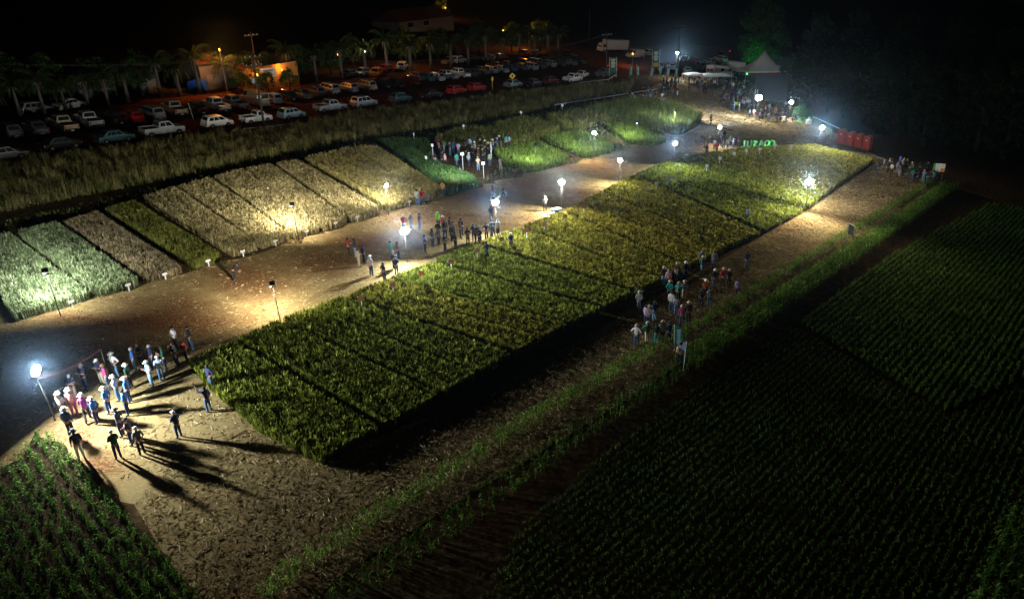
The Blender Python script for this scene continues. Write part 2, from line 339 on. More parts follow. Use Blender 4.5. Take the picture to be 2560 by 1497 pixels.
for a_, b_, c_, d_, lb in W5: crop_plot('wheat_plot', lb, 'crop plot', plot([a_, b_], [c_, d_], .78), .8, TAN, 46, w=.028, lean=.3, head=1.9, hv=.09)
crop_plot('wheat_plot', 'ripe tan wheat plot left of the lamp at the path edge', 'crop plot', plot([(867, 549), (937, 529)], [(681, 400), (732, 393)], .78), .8, TAN, 46, w=.028, lean=.3, head=1.9, hv=.09)
crop_plot('wheat_plot', 'golden rye plot directly behind the lamp at the path edge', 'crop plot', plot([(956, 524), (1036, 499)], [(752, 389), (862, 363)], .85), .9, TAN2, 40, w=.03, lean=.35, head=1.7, hv=.1)
crop_plot('wheat_plot', 'narrow yellow green rye plot beside the dark green patch', 'crop plot', plot([(1046, 496), (1092, 482)], [(873, 361), (925, 360)], .85), .9, TAN2, 40, w=.03, lean=.35, head=1.7, hv=.1)
crop_plot('legume_plot', 'lush dark green patch wedged between rye plot and standing crowd', 'crop plot', A((1096, 481), (1180, 462), (1160, 440), (1085, 415), (1068, 395), (1050, 350), (930, 352), (1000, 400)), .7, LUSH, 34, w=0.04, lean=.5)

# the big middle field, cut into strips by narrow furrows
up = [(470, 905), (690, 802), (850, 742), (958, 700), (1172, 612), (1388, 530), (1480, 482), (1560, 440), (1612, 418), (1700, 390), (1842, 371), (2005, 363)]
lo = [(790, 1125), (1085, 966), (1258, 868), (1400, 795), (1560, 716), (1690, 655), (1790, 606), (1868, 570), (1978, 512), (2030, 473), (2095, 428), (2150, 390)]
mm = [FIELDG, FIELDG, FIELD, FIELDG, FIELD, FIELDY, FIELD, FIELDG, FIELDG, FIELD, FIELDY]
ml = ['dark green wheat strip at the near left corner of the field', 'dark green wheat strip right of the near corner strip', 'olive wheat strip behind the nearest bare floodlight pole', 'green wheat strip with an orange plot sign',
      'olive wheat strip beside the bright lamp on the road', 'yellow green wheat strip behind the cool boxes', 'olive wheat strip in the middle with white plot signs', 'green wheat strip just past the bright furrow',
      'green wheat strip left of the brightest lamp', 'olive wheat strip right of the brightest lamp', 'yellowish wheat strip at the far right end of the field']
for i in range(11):
    g0, g1 = (5, 3) if i else (0, 3)
    u0 = Vector(up[i]); u1 = Vector(up[i+1]); l0 = Vector(lo[i]); l1 = Vector(lo[i+1])
    gp = {1: .03, 2: .07, 4: .04, 5: .05, 6: .035, 7: .10, 8: .04, 10: .04}.get(i, .02)
    u0_ = u0.lerp(u1, gp+.015); l0_ = l0.lerp(l1, gp+.015); u1_ = u1.lerp(u0, .025); l1_ = l1.lerp(l0, .025)
    for hf in (0, 1):
        t0, t1 = (0, .462) if hf == 0 else (.538, 1)
        ua, ub, la, lb_ = u0_.lerp(u1_, t0), u0_.lerp(u1_, t1), l0_.lerp(l1_, t0), l0_.lerp(l1_, t1)
        P0 = [at(ua.x, ua.y), at(ub.x, ub.y), at(lb_.x, lb_.y, .55), at(la.x, la.y, .55)]
        if i == 0 and hf == 0: P0 = [at(470, 905), at(ub.x, ub.y), at(lb_.x, lb_.y, .55), at(790, 1125, .55), at(640, 1065), at(525, 968)]
        near = 52 if i < 5 else 36
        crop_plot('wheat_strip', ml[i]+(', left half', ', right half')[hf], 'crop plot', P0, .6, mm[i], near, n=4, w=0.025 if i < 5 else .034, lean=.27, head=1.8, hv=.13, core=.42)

# patches of the upper middle
for lab, p, h, mm_, hd in [
    ('small olive plot left of the upper white plot sign', [(1218, 318), (1296, 300), (1378, 324), (1340, 343), (1276, 336)], .8, OLIVE, 1.4),
    ('olive plot between two white plot signs at the back', [(1345, 298), (1430, 285), (1500, 300), (1440, 318), (1385, 318)], .9, OLIVE, 1.3),
    ('tall tangled bush plot behind the white rail', [(1440, 288), (1550, 262), (1640, 268), (1725, 300), (1680, 334), (1560, 312), (1500, 300)], 1.5, WEEDG, 0),
    ('bright green plot right of the lamp on the road edge', [(1492, 318), (1530, 312), (1640, 350), (1600, 362), (1550, 356)], .75, GRN, 0),
    ('bright green plot left of the lamp on the road edge', [(1340, 345), (1430, 330), (1510, 366), (1500, 378), (1440, 390), (1400, 374)], .65, GRN, 0),
    ('bright green plot just right of the crowd', [(1215, 378), (1262, 370), (1330, 360), (1398, 394), (1385, 408), (1320, 424), (1250, 410)], .65, GRN, 0),
    ('dark green plot behind the crowd of farmers', [(1075, 345), (1140, 322), (1250, 325), (1330, 350), (1230, 362), (1090, 360)], .6, OLIVE, 1.2)]:
    crop_plot('trial_plot', lab, 'crop plot', A(*p), h, mm_, 26 if h < 1.2 else 18, n=4, w=0.05, lean=.5 if h > 1.2 else .3, head=hd, hv=.28)

def patch(name, label, cat, poly, dens, h, m, **kw):
    q = scatter(poly, dens); k = dict(hv=.3, w=.04, lean=.5, n=4); k.update(kw)
    # clump: weight by a coarse noise
    c = (np.sin(q[:, 0]*1.3+np.sin(q[:, 1]*.9)*2)+np.sin(q[:, 1]*1.7+np.sin(q[:, 0]*.7)*2))*.25+.5
    keep = RNG.random(len(q)) < .35+.65*c; q = q[keep]; c = c[keep]
    V, F, r = blades(q, h*(.55+.6*c), **k)
    o = obj(name, mesh_np(name, V, F, 4, r), m); return tag(o, label, cat, kind='stuff')
WEEDP = A((-500, 520), (-200, 455), (120, 395), (480, 345), (700, 322), (900, 282), (1200, 242), (1430, 214), (1560, 205), (1545, 232), (1368, 262), (1270, 285), (1100, 312), (850, 352), (500, 425), (200, 485), (-100, 545), (-500, 640))
patch('tall_grass', 'tall feathery weeds between car park and trial plots', 'grass', WEEDP, 11, .9, WEED, n=8, w=.024, lean=.5, sp=.12, hv=.28)
patch('tall_grass_green', 'greener undergrowth among the tall weeds', 'grass', WEEDP, 10, .5, WEEDG, w=.04, n=5)
patch('track_grass', 'short grass along the dark track behind the plots', 'grass', A((-400, 640), (-60, 560), (300, 480), (500, 428), (850, 352), (1200, 300), (1380, 262), (1440, 268), (1200, 318), (860, 362), (500, 440), (140, 540), (0, 575), (-200, 640)), 6, .22, WEEDG)
patch('ground_cover', 'low green growth between the trial plots', 'grass', A((1060, 350), (1200, 305), (1400, 270), (1700, 290), (1720, 300), (1560, 365), (1400, 405), (1260, 430), (1180, 455), (1240, 400), (1220, 370)), 7, .3, WEEDG, w=.06)
q = scatter(ROAD, 22); q = q[np.abs(q[:, 0]) < 60]
for x_, y_, r_ in ((200, 1060, 2.2), (240, 1150, 1.8), (620, 690, 4.5), (800, 645, 4), (420, 765, 4), (300, 800, 3), (1180, 480, 4), (1480, 410, 5), (880, 600, 3.5), (1300, 455, 4)):
    c_ = at(x_, y_); q = q[(np.hypot(q[:, 0]-c_.x, q[:, 1]-c_.y) > r_*.9) | (RNG.random(len(q)) < .25)]
V, F, r = litter(q, (.1, .35), .014, (.005, .04))
tag(obj('straw_litter', mesh_np('straw_litter', V, F, 4, r), STRAW), 'loose straw strewn over the field path', 'straw', kind='stuff')
q = scatter(STUBP, 40); V, F, r = litter(q, (.1, .34), .014, (.005, .05)); q2 = scatter(STUBP, 34); 
V, F, r = join([(V, F, r), blades(q2, .1, .3, .014, 1.3, 3)])
tag(obj('stubble', mesh_np('stubble', V, F, 4, r), STRAW), 'cut straw and stubble beside the field', 'straw', kind='stuff')
q = scatter(PLAZA, 5); V, F, r = litter(q, (.2, .6), .03)
tag(obj('trampled_straw', mesh_np('trampled_straw', V, F, 4, r), STRAW), 'flattened dry straw on the gathering ground', 'straw', kind='stuff')
q = np.array([c for c in scatter(PLAZA, .9)]); V, F, r = blades(q, .14, .4, .12, 1.2, 4)
tag(obj('trampled_tufts', mesh_np('trampled_tufts', V, F, 4, r), WEED), 'dark tufts on the gathering ground', 'grass', kind='stuff')

MAIZE = leafmat('maize_leaf', [(0.02, 0.05, 0.008), (0.05, 0.11, 0.013), (0.11, 0.22, 0.028), (0.28, 0.4, 0.08)], trans=0.35)
def leafy_rows(name, label, lines, step, h, nl=7, ll=.45, w=.07, jit=.06, zs=(.15, .95), m=None, drop=.12):
    """rows of plants with arching leaves; lines are world segments"""
    pts = []
    for a, b in lines:
        d = (b-a); L = math.hypot(d.x, d.y); k = max(1, int(L/step))
        for j in range(k):
            if random.random() < drop: continue
            t = (j+random.random()*.6)/k; pts.append((a.x+d.x*t+random.gauss(0, jit), a.y+d.y*t+random.gauss(0, jit)))
    q = np.array(pts); Np = len(q); N_ = Np*nl; b = np.repeat(q, nl, 0); sc = np.repeat(RNG.uniform(.7, 1.2, Np), nl)*h
    az = RNG.uniform(0, 2*np.pi, N_); zz = np.tile(np.linspace(zs[0], zs[1], nl), Np)*sc; L = ll*sc/h*RNG.uniform(.7, 1.15, N_)*h**.3
    g = (_D-(_n[0]*b[:, 0]+_n[1]*b[:, 1]))/_n[2]+CAMZ; dx, dy = np.cos(az), np.sin(az)
    V = np.empty((N_, 8, 3))
    for i, (r_, up_, ww) in enumerate(((0, 0, .5), (.35, .42, 1), (.75, .38, .8), (1.0, .02, .12))):
        cx = b[:, 0]+dx*L*r_; cy = b[:, 1]+dy*L*r_; cz = g+zz+L*up_
        for s_, k in ((-1, 0), (1, 1)):
            V[:, 2*i+k] = np.stack([cx-s_*dy*w*ww/2, cy+s_*dx*w*ww/2, cz], 1)
    ba = np.arange(N_)[:, None]*8
    F = np.concatenate([ba+np.array([[2*i, 2*i+1, 2*i+3, 2*i+2]]) for i in range(3)])
    s1 = blades(q, h*.9, .15, .04, .08, 1)
    V, F, r = join([(V.reshape(-1, 3), F, np.repeat(RNG.uniform(0, 1, N_), 8)), s1])
    return tag(obj(name, mesh_np(name, V, F, 4, r), m or CORN), label, 'crop', kind='stuff')
def rows_in(poly, direc, gap):
    """parallel row segments filling a polygon"""
    a = np.array([(p[0], p[1]) for p in poly]); d = np.array(direc)/np.linalg.norm(direc); nrm = np.array([-d[1], d[0]]); pr = a@nrm; out = []
    s = pr.min()+gap/2
    while s < pr.max():
        ts = []
        for i in range(len(a)):
            p, q_ = a[i], a[(i+1) % len(a)]; x, y = p@nrm-s, q_@nrm-s
            if (x > 0) != (y > 0): ts.append((p+(q_-p)*x/(x-y))@d)
        ts.sort()
        for t0, t1 in zip(ts[::2], ts[1::2]):
            if t1-t0 > .5: A0 = nrm*s+d*t0; B0 = nrm*s+d*t1; out.append((Vector((A0[0], A0[1])), Vector((B0[0], B0[1]))))
        s += gap
    return out
def offs(pts, d):
    """polyline shifted sideways"""
    out = []
    for i, p in enumerate(pts):
        t = (pts[min(i+1, len(pts)-1)]-pts[max(i-1, 0)]); t = Vector((t.x, t.y)).normalized(); out.append(Vector((p.x-t.y*d, p.y+t.x*d)))
    return list(zip(out, out[1:]))
band = [at(*p) for p in [(2345, 462), (2230, 545), (2100, 632), (1800, 838), (1690, 905), (1400, 1088), (1250, 1200), (880, 1455), (760, 1560)]]
bu, bl = band[:5], band[4:]
leafy_rows('maize_border', 'lower maize rows running to the bottom edge of the photo', offs(bl, 0)+offs(bl, -.55)+offs(bl, .5), .24, .6, 7, .32, .045, drop=.35)
leafy_rows('maize_border', 'tall maize rows bordering the stubble and the dark field', offs(bu, 0)+offs(bu, -.55)+offs(bu, .5)+offs(bu, -1.1), .17, .8, 9, .36, .05, m=MAIZE, drop=.2)
leafy_rows('maize_border', 'second maize band outside the first one', offs(band, -2.6)+offs(band, -3.1), .2, .65, 8, .34, .05, m=MAIZE, drop=.25)
CP = A((20, 1150), (90, 1065), (165, 1090), (215, 1150), (300, 1230), (430, 1400), (520, 1530), (300, 1700), (-400, 1700), (-400, 1400))
dcorn = Vector((at(480, 1450)-at(150, 1090))); leafy_rows('young_maize', 'young maize rows in the bottom left corner', rows_in(CP, (dcorn.x, dcorn.y), .62), .13, .42, 9, .26, .04, .11)
sheet('maize_soil', CP, groundmat('maize_bed', (0.03, 0.018, 0.01), (0.02, 0.013, 0.008), (0.045, 0.032, 0.018), .3, 4), 0.024, .18, .6)
DF = A((2440, 520), (2250, 620), (2100, 715), (1850, 880), (1500, 1120), (1300, 1300), (1180, 1480), (1300, 1620), (2700, 1620), (3000, 1000), (3000, 520))
sheet('dark_field', DF, DARKG, 0.02, step=3)
db = band[0]-band[5]
leafy_rows('low_crop_rows', 'low dark green crop rows filling the right side', rows_in(A((2440, 500), (2240, 600), (2100, 690), (1960, 790), (2330, 1015), (2800, 800), (2800, 560)), (db.x, db.y), .5), .13, .32, 7, .25, .035, drop=.2, m=MAIZE)
leafy_rows('sparse_crop_rows', 'sparse seedling rows in the dark lower right', rows_in(A((1950, 800), (1830, 880), (1480, 1120), (1280, 1300), (1180, 1480), (1280, 1600), (2800, 1600), (2800, 812), (2332, 1026)), (db.x, db.y), .45), .15, .22, 6, .19, .027)
leafy_rows('corner_crop', 'leafy green rows in the lower right corner', rows_in(A((2560, 1150), (2470, 1300), (2410, 1420), (2380, 1530), (2700, 1530), (2700, 1150)), (db.x, db.y), .6), .25, .6, 7, .45, .07)
# ------------------------------------------------------------------ floodlights
POLE = mat('pole_wood', (0.10, 0.085, 0.07), .7); PLAST = mat('lamp_housing', (0.03, 0.035, 0.04), .4)
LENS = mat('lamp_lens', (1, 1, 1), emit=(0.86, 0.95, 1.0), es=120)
DEADLENS = mat('dark_glass', (0.02, 0.02, 0.03), .1)
WHITEL = (0.88, 0.96, 1.0); WARML = (1.0, 0.94, 0.78); MINTL = (0.93, 1.0, 0.94)
PW = 2.9
def floodlight(base, heads, label, h=3.1, top=None, wood=POLE, ls=1.0):
    """base in view pixels; heads: (aim pixel, watts, colour, tilt)"""
    b = at(*base); root = empty('floodlight', b, 0, label, 'floodlight', 'floodlights on poles round the field')
    r = .035
    tx = 0 if top is None else top
    MB().tube([(0, 0, 0), (tx*.4, 0, h*.5), (tx, 0, h)], [r*1.15, r, r*.9], 8).build('pole', wood, root, smooth=True)
    MB().box(tx-.22, tx+.22, -.025, .025, h-.03, h+.03).build('crossbar', PLAST, root)
    for i, (aim, watt, colr, tilt, *ang) in enumerate(heads):
        a = at(*aim); d = Vector((a.x-b.x, a.y-b.y, 0)).normalized(); yaw = math.atan2(d.y, d.x)
        M = Matrix.Translation((tx, 0, h+.22+.1*ls))@Matrix.Rotation(yaw, 4, 'Z')@Matrix.Rotation(R_(tilt), 4, 'Y')
        hm = MB()
        if ls < .75: hm.box(.03, .13, -.2, .2, -.15, .15, .012, M)
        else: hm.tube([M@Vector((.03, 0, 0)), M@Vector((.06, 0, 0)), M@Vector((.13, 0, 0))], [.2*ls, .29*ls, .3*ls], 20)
        for k in range(6): hm.box(-.02, .035, -.15+.06*k-.008, -.15+.06*k+.008, -.13, .13, 0, M)
        hd = hm.build('lamp_head', PLAST, root)
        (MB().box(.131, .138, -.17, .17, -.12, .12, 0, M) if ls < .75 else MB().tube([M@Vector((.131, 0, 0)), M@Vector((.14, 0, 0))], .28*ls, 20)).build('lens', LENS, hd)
        MB().tube([M@Vector((.08, -.31*ls, 0)), M@Vector((.02, -.31*ls, -.3*ls)), M@Vector((.02, .31*ls, -.3*ls)), M@Vector((.08, .31*ls, 0))], .012, 6).build('bracket', PLAST, hd)
        L = bpy.data.lights.new('flood_light', 'AREA'); L.shape = 'RECTANGLE'; L.size = .46; L.size_y = .34; L.energy = watt*PW*.5; L.color = colr
        lo_ = bpy.data.objects.new('flood_light', L); COL.objects.link(lo_); lo_.parent = hd
        # area lamps shine along -Z: turn -Z to the local +X of the head
        lo_.matrix_local = M@Matrix.Translation((.15, 0, 0))@Matrix.Rotation(R_(-90), 4, 'Y')
        S_ = bpy.data.lights.new('flood_throw', 'SPOT'); S_.spot_size = R_(ang[0] if ang else 150); S_.spot_blend = 1.0; S_.energy = watt*PW*1.7; S_.color = colr; S_.shadow_soft_size = .12
        so = bpy.data.objects.new('flood_throw', S_); COL.objects.link(so); so.parent = hd
        so.matrix_local = Matrix.Translation((tx, 0, h+.22+.1*ls))@Matrix.Rotation(yaw, 4, 'Z')@Matrix.Rotation(R_(9), 4, 'Y')@Matrix.Translation((.2, 0, 0))@Matrix.Rotation(R_(-90), 4, 'Y')
    return root
FL = [
 ((137, 1035), [((560, 1110), 2200, WHITEL, 8)], 'leaning floodlight with blinding lamp at the near left crowd', 2.9, -.25),
 ((150, 778), [((140, 640), 850, MINTL, 32, 115)], 'dark backed floodlight in front of the pale green plots', 3.2, -.12),
 ((692, 800), [((640, 700), 900, WARML, 28, 115)], 'dark backed floodlight on the straw path edge near the field corner', 3.0, -.1),
 ((735, 592), [((690, 500), 1000, WARML, 30, 115)], 'dark backed floodlight in front of the ripe tan wheat', 3.2, -.06),
 ((957, 530), [((1080, 590), 420, WARML, 25), ((850, 470), 550, WARML, 30)], 'lit floodlight at the edge of the golden rye plot', 2.9, 0),
 ((1003, 645), [((1080, 800), 1500, WHITEL, 15)], 'brightest floodlight among the people on the path', 2.6, 0),
 ((1222, 575), [((1340, 700), 1400, WHITEL, 15)], 'lit floodlight above people by the field edge', 2.9, 0),
 ((1383, 520), [((1330, 620), 1500, WARML, 22)], 'lit floodlight beside the blue cool boxes', 3.0, 0),
 ((1525, 450), [((1480, 520), 650, WARML, 20)], 'lit floodlight in the middle of the far path', 2.6, 0),
 ((1462, 388), [((1430, 450), 600, WARML, 25), ((1380, 340), 400, WHITEL, 25)], 'lit floodlight by the bright green trial plots', 3.1, 0),
 ((1657, 410), [((1740, 500), 1200, WHITEL, 15)], 'lit floodlight left of the dark crowd by the letters', 2.9, .05),
 ((1766, 355), [((1830, 420), 600, WHITEL, 15)], 'small lit floodlight behind the people next to the letters', 2.4, .1),
 ((1982, 518), [((1960, 700), 2200, WARML, 15), ((1930, 420), 1300, WARML, 25), ((2120, 470), 700, WARML, 20)], 'brightest floodlight at the right corner of the wheat field', 3.2, .05),
 ((2015, 365), [((2090, 430), 1600, WHITEL, 15)], 'lit floodlight standing left of the orange toilets', 3.0, .05),
 ((1862, 295), [((1790, 290), 2000, WHITEL, 25), ((1900, 400), 1200, WARML, 15)], 'large glaring floodlight in the crowd by the dark screen', 3.6, 0),
 ((1943, 290), [((1930, 350), 700, WARML, 20)], 'floodlight over the seated people right of the screen', 2.6, 0),
 ((1568, 357), [((1490, 325), 450, WHITEL, 25)], 'unlit looking floodlight among the middle trial plots', 3.2, 0),
 ((1660, 327), [((1630, 280), 500, WHITEL, 25)], 'dark backed floodlight in front of the bush plot', 3.3, .03),
 ((1742, 303), [((1780, 240), 550, WARML, 20)], 'dark backed floodlight beside a lone dark figure', 3.3, .04),
 ((1319, 418), [((1290, 360), 450, WHITEL, 28)], 'dark backed floodlight at the bright green plot beside the crowd', 3.0, 0),
 ((1135, 460), [((1110, 385), 400, WHITEL, 25)], 'slim dark floodlight pole in front of the farmers crowd', 2.6, 0),
]
LSZ = {0: 1.4, 5: 1.6, 6: 1.4, 7: 1.45, 8: 1.2, 9: 1.25, 10: 1.3, 11: 1.1, 12: 1.9, 13: 1.6, 14: 2.3, 15: 1.6, 1: .6, 2: .6, 3: .6, 4: .75, 16: .6, 17: .6, 18: .6, 19: .6, 20: .6}  # lit heads and lenses are enlarged to stand in for glare
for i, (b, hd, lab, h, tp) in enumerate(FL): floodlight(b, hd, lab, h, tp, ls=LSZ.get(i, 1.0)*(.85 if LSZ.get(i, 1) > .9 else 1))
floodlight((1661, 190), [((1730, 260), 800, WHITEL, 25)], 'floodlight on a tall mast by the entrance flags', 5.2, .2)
# ------------------------------------------------------------------ people
def skinmesh(name, nodes, edges, root=0, sub=1):
    me = bpy.data.meshes.new(name); me.from_pydata([n[0] for n in nodes], edges, [])
    o = bpy.data.objects.new(name, me); COL.objects.link(o)
    md = o.modifiers.new('s', 'SKIN'); md.use_smooth_shade = True
    lay = me.skin_vertices[0].data if me.skin_vertices else None
    if lay is None:
        bm = bmesh.new(); bm.from_mesh(me); bm.verts.layers.skin.verify(); bm.to_mesh(me); bm.free(); lay = me.skin_vertices[0].data
    for i, n in enumerate(nodes):
        r = n[1] if isinstance(n[1], tuple) else (n[1], n[1]); lay[i].radius = r; lay[i].use_root = (i == root)
    sb = o.modifiers.new('u', 'SUBSURF'); sb.levels = sub; sb.render_levels = sub
    dg = bpy.context.evaluated_depsgraph_get(); out = bpy.data.meshes.new_from_object(o.evaluated_get(dg)); bpy.data.objects.remove(o); out.name = name
    return out
SEG = {}
def pose(kind, lean=0.0):
    """returns joints for a 1.75 m figure facing +Y"""
    J = dict(pel=(0, 0, .96), sp=(0, 0, 1.14), ch=(0, .0, 1.33), nb=(0, -.01, 1.47), nk=(0, .01, 1.53), hd=(0, .025, 1.62), ht=(0, .015, 1.69))
    for s, k in ((-1, 'l'), (1, 'r')):
        J['sh'+k] = (.18*s, -.01, 1.42); J['el'+k] = (.24*s, -.04, 1.15); J['wr'+k] = (.25*s, .04, .91)
        J['hp'+k] = (.09*s, 0, .88); J['kn'+k] = (.105*s, .02, .48); J['an'+k] = (.12*s, -.03, .09); J['to'+k] = (.14*s, .13, .035)
    def arm(k, el, wr): s = -1 if k == 'l' else 1; J['el'+k] = (el[0]*s, el[1], el[2]); J['wr'+k] = (wr[0]*s, wr[1], wr[2])
    if kind == 'arms folded': arm('l', (.25, .05, 1.16), (-.06, .2, 1.2)); arm('r', (.25, .05, 1.15), (-.05, .25, 1.15))
    if kind == 'hands behind back': arm('l', (.27, -.1, 1.16), (.03, -.17, .98)); arm('r', (.27, -.1, 1.16), (.0, -.2, 1.0))
    if kind == 'hands on hips': arm('l', (.4, -.06, 1.18), (.19, .03, 1.02)); arm('r', (.4, -.06, 1.18), (.19, .03, 1.02))
    if kind == 'holding a phone': arm('r', (.24, .03, 1.15), (.1, .26, 1.28)); arm('l', (.24, .02, 1.15), (.05, .24, 1.24))
    if kind == 'one arm raised': arm('l', (.3, .18, 1.45), (.22, .42, 1.62))
    if kind == 'walking':
        arm('l', (.24, .12, 1.17), (.2, .27, 1.0)); arm('r', (.24, -.18, 1.18), (.24, -.2, .94))
        J['knl'] = (-.1, -.08, .5); J['anl'] = (-.11, -.36, .15); J['tol'] = (-.12, -.22, .04)
        J['knr'] = (.1, .2, .5); J['anr'] = (.11, .26, .09); J['tor'] = (.12, .42, .05)
    if kind == 'bending forward':
        J.update(pel=(0, -.08, .95), sp=(0, .06, 1.11), ch=(0, .2, 1.23), nb=(0, .31, 1.31), nk=(0, .36, 1.34), hd=(0, .45, 1.37), ht=(0, .5, 1.41))
        for s, k in ((-1, 'l'), (1, 'r')): J['sh'+k] = (.18*s, .27, 1.27)
        arm('l', (.2, .32, 1.0), (.12, .5, .86)); arm('r', (.2, .3, .98), (.1, .46, .82))
    if kind == 'seated':
        for k in J: J[k] = (J[k][0], J[k][1], J[k][2]-.42)
        for s, k in ((-1, 'l'), (1, 'r')):
            J['hp'+k] = (.09*s, .03, .48); J['kn'+k] = (.13*s, .46, .5); J['an'+k] = (.13*s, .42, .09); J['to'+k] = (.14*s, .57, .035)
        arm('l', (.24, .1, .78), (.14, .34, .6)); arm('r', (.24, .1, .78), (.14, .34, .6))
    if kind == 'standing with feet apart':
        for s, k in ((-1, 'l'), (1, 'r')): J['kn'+k] = (.16*s, .03*s, .48); J['an'+k] = (.22*s, .04*s, .09); J['to'+k] = (.26*s, .04*s+.15, .035)
        arm('r', (.25, .02, 1.16), (.12, .22, 1.1))
    return J
def figure(kind):
    J = pose(kind); nodes, idx, edges = [], {}, []
    def nd(k, p, r): idx[k] = len(nodes); nodes.append((p, r)); return idx[k]
    R = dict(pel=.135, sp=.125, ch=(.15, .13), nb=.075, nk=.055, hd=(.082, .095), ht=.062)
    for k in ('pel', 'sp', 'ch', 'nb', 'nk', 'hd', 'ht'): nd(k, J[k], R[k])
    for a, b in zip(('pel', 'sp', 'ch', 'nb', 'nk', 'hd'), ('sp', 'ch', 'nb', 'nk', 'hd', 'ht')): edges.append((idx[a], idx[b]))
    h = Vector(J['hd']); nd('nose', tuple(h+Vector((0, .105, -.005))), .014); edges.append((idx['hd'], idx['nose']))
    segs = [('torso', 'pel', 'sp', .15), ('torso', 'sp', 'ch', .16), ('torso', 'ch', 'nb', .14), ('neck', 'nb', 'nk', .06), ('head', 'nk', 'hd', .06), ('head', 'hd', 'ht', .1)]
    for s, k in ((-1, 'l'), (1, 'r')):
        nd('sh'+k, J['sh'+k], .062); nd('el'+k, J['el'+k], .043); nd('wr'+k, J['wr'+k], .029)
        e, w = Vector(J['el'+k]), Vector(J['wr'+k]); d = (w-e).normalized()
        nd('pm'+k, tuple(w+d*.07), (.036, .02)); edges += [(idx['ch'], idx['sh'+k]), (idx['sh'+k], idx['el'+k]), (idx['el'+k], idx['wr'+k]), (idx['wr'+k], idx['pm'+k])]
        side = d.cross(Vector((0, 1, 0) if abs(d.y) < .8 else (0, 0, 1))).normalized(); curl = side.cross(d).normalized()
        for f, (o_, L) in enumerate(((-.03, .062), (-.01, .075), (.011, .07), (.03, .055))):
            p1 = w+d*(.085+L*.5)+side*o_; p2 = w+d*(.08+L)+side*o_*1.15+curl*.018
            nd(f'f{f}{k}', tuple(p1), .0095); nd(f'g{f}{k}', tuple(p2), .008); edges += [(idx['pm'+k], idx[f'f{f}{k}']), (idx[f'f{f}{k}'], idx[f'g{f}{k}'])]
        p1 = w+d*.05+side*.045*-s; p2 = w+d*.085+side*.058*-s; nd('t1'+k, tuple(p1), .011); nd('t2'+k, tuple(p2), .009); edges += [(idx['wr'+k], idx['t1'+k]), (idx['t1'+k], idx['t2'+k])]
        nd('hp'+k, J['hp'+k], .092); nd('kn'+k, J['kn'+k], .06); nd('an'+k, J['an'+k], .042); nd('to'+k, J['to'+k], .034)
        edges += [(idx['pel'], idx['hp'+k]), (idx['hp'+k], idx['kn'+k]), (idx['kn'+k], idx['an'+k]), (idx['an'+k], idx['to'+k])]
        segs += [('upper', 'sh'+k, 'el'+k, .06), ('fore', 'el'+k, 'wr'+k, .04), ('hand', 'wr'+k, 'pm'+k, .05), ('leg', 'hp'+k, 'kn'+k, .09), ('shin', 'kn'+k, 'an'+k, .06), ('foot', 'an'+k, 'to'+k, .05)]
    me = skinmesh('person_body', nodes, edges, 0, 1)
    # which bone does each vertex follow
    P_ = np.array([v.co[:] for v in me.vertices]); best = np.full(len(P_), 9.); lab = np.array(['torso']*len(P_), dtype=object)
    for nme, a, b, r in segs:
        A_, B_ = np.array(J.get(a, nodes[idx[a]][0])), np.array(J.get(b, nodes[idx[b]][0])); ab = B_-A_; t = np.clip(((P_-A_)@ab)/(ab@ab), 0, 1)
        d = np.linalg.norm(P_-(A_+t[:, None]*ab), axis=1)-r*.9; m = d < best; best[m] = d[m]; lab[m] = nme
    return me, lab, J
def shell(me, lab, keep, off, name, stiff=None):
    bm = bmesh.new(); bm.from_mesh(me); bm.verts.ensure_lookup_table(); bm.normal_update()
    k = np.isin(lab, keep); nrm = [v.normal.copy() for v in bm.verts]
    for v, n in zip(bm.verts, nrm): v.co += n*off
    bmesh.ops.delete(bm, geom=[v for i, v in enumerate(bm.verts) if not k[i]], context='VERTS')
    out = bpy.data.meshes.new(name); bm.to_mesh(out); bm.free(); out.polygons.foreach_set('use_smooth', [True]*len(out.polygons)); out.materials.append(CLOTH['white']); return out
CLOTHC = dict(white=(.75, .75, .73), cream=(.6, .52, .38), grey=(.22, .23, .24), black=(.012, .012, .014), navy=(.015, .025, .07), blue=(.03, .10, .28), lightblue=(.3, .4, .52), teal=(.02, .25, .24), green=(.02, .16, .08), darkgreen=(.015, .06, .035),
    palegreen=(.4, .6, .38), red=(.32, .02, .02), pink=(.55, .3, .32), magenta=(.28, .04, .12), plum=(.14, .03, .1), lilac=(.38, .3, .45), orange=(.7, .16, .03), yellow=(.6, .6, .05), neon=(.25, .8, .05), mustard=(.45, .28, .06), beige=(.35, .28, .18), brown=(.1, .05, .025),
    jeans=(.045, .1, .18), lightjeans=(.16, .3, .45), darkjeans=(.02, .045, .1), straw=(.38, .28, .14), whitehat=(.6, .57, .5), hair=(.02, .014, .01), greyhair=(.3, .28, .26), shoe=(.03, .025, .02))
CLOTH = {k: mat('cloth_'+k, v, .9, noise=.3, scale=9) for k, v in CLOTHC.items()}
SKIN = mat('skin', (.42, .22, .14), .6, noise=.2); SKIN2 = mat('skin_tan', (.28, .14, .085), .6, noise=.2)
EYE = mat('eye', (.02, .015, .012), .2)
POSES = ['standing', 'arms folded', 'hands behind back', 'hands on hips', 'holding a phone', 'one arm raised', 'walking', 'bending forward', 'seated', 'standing with feet apart']
FIG = {}
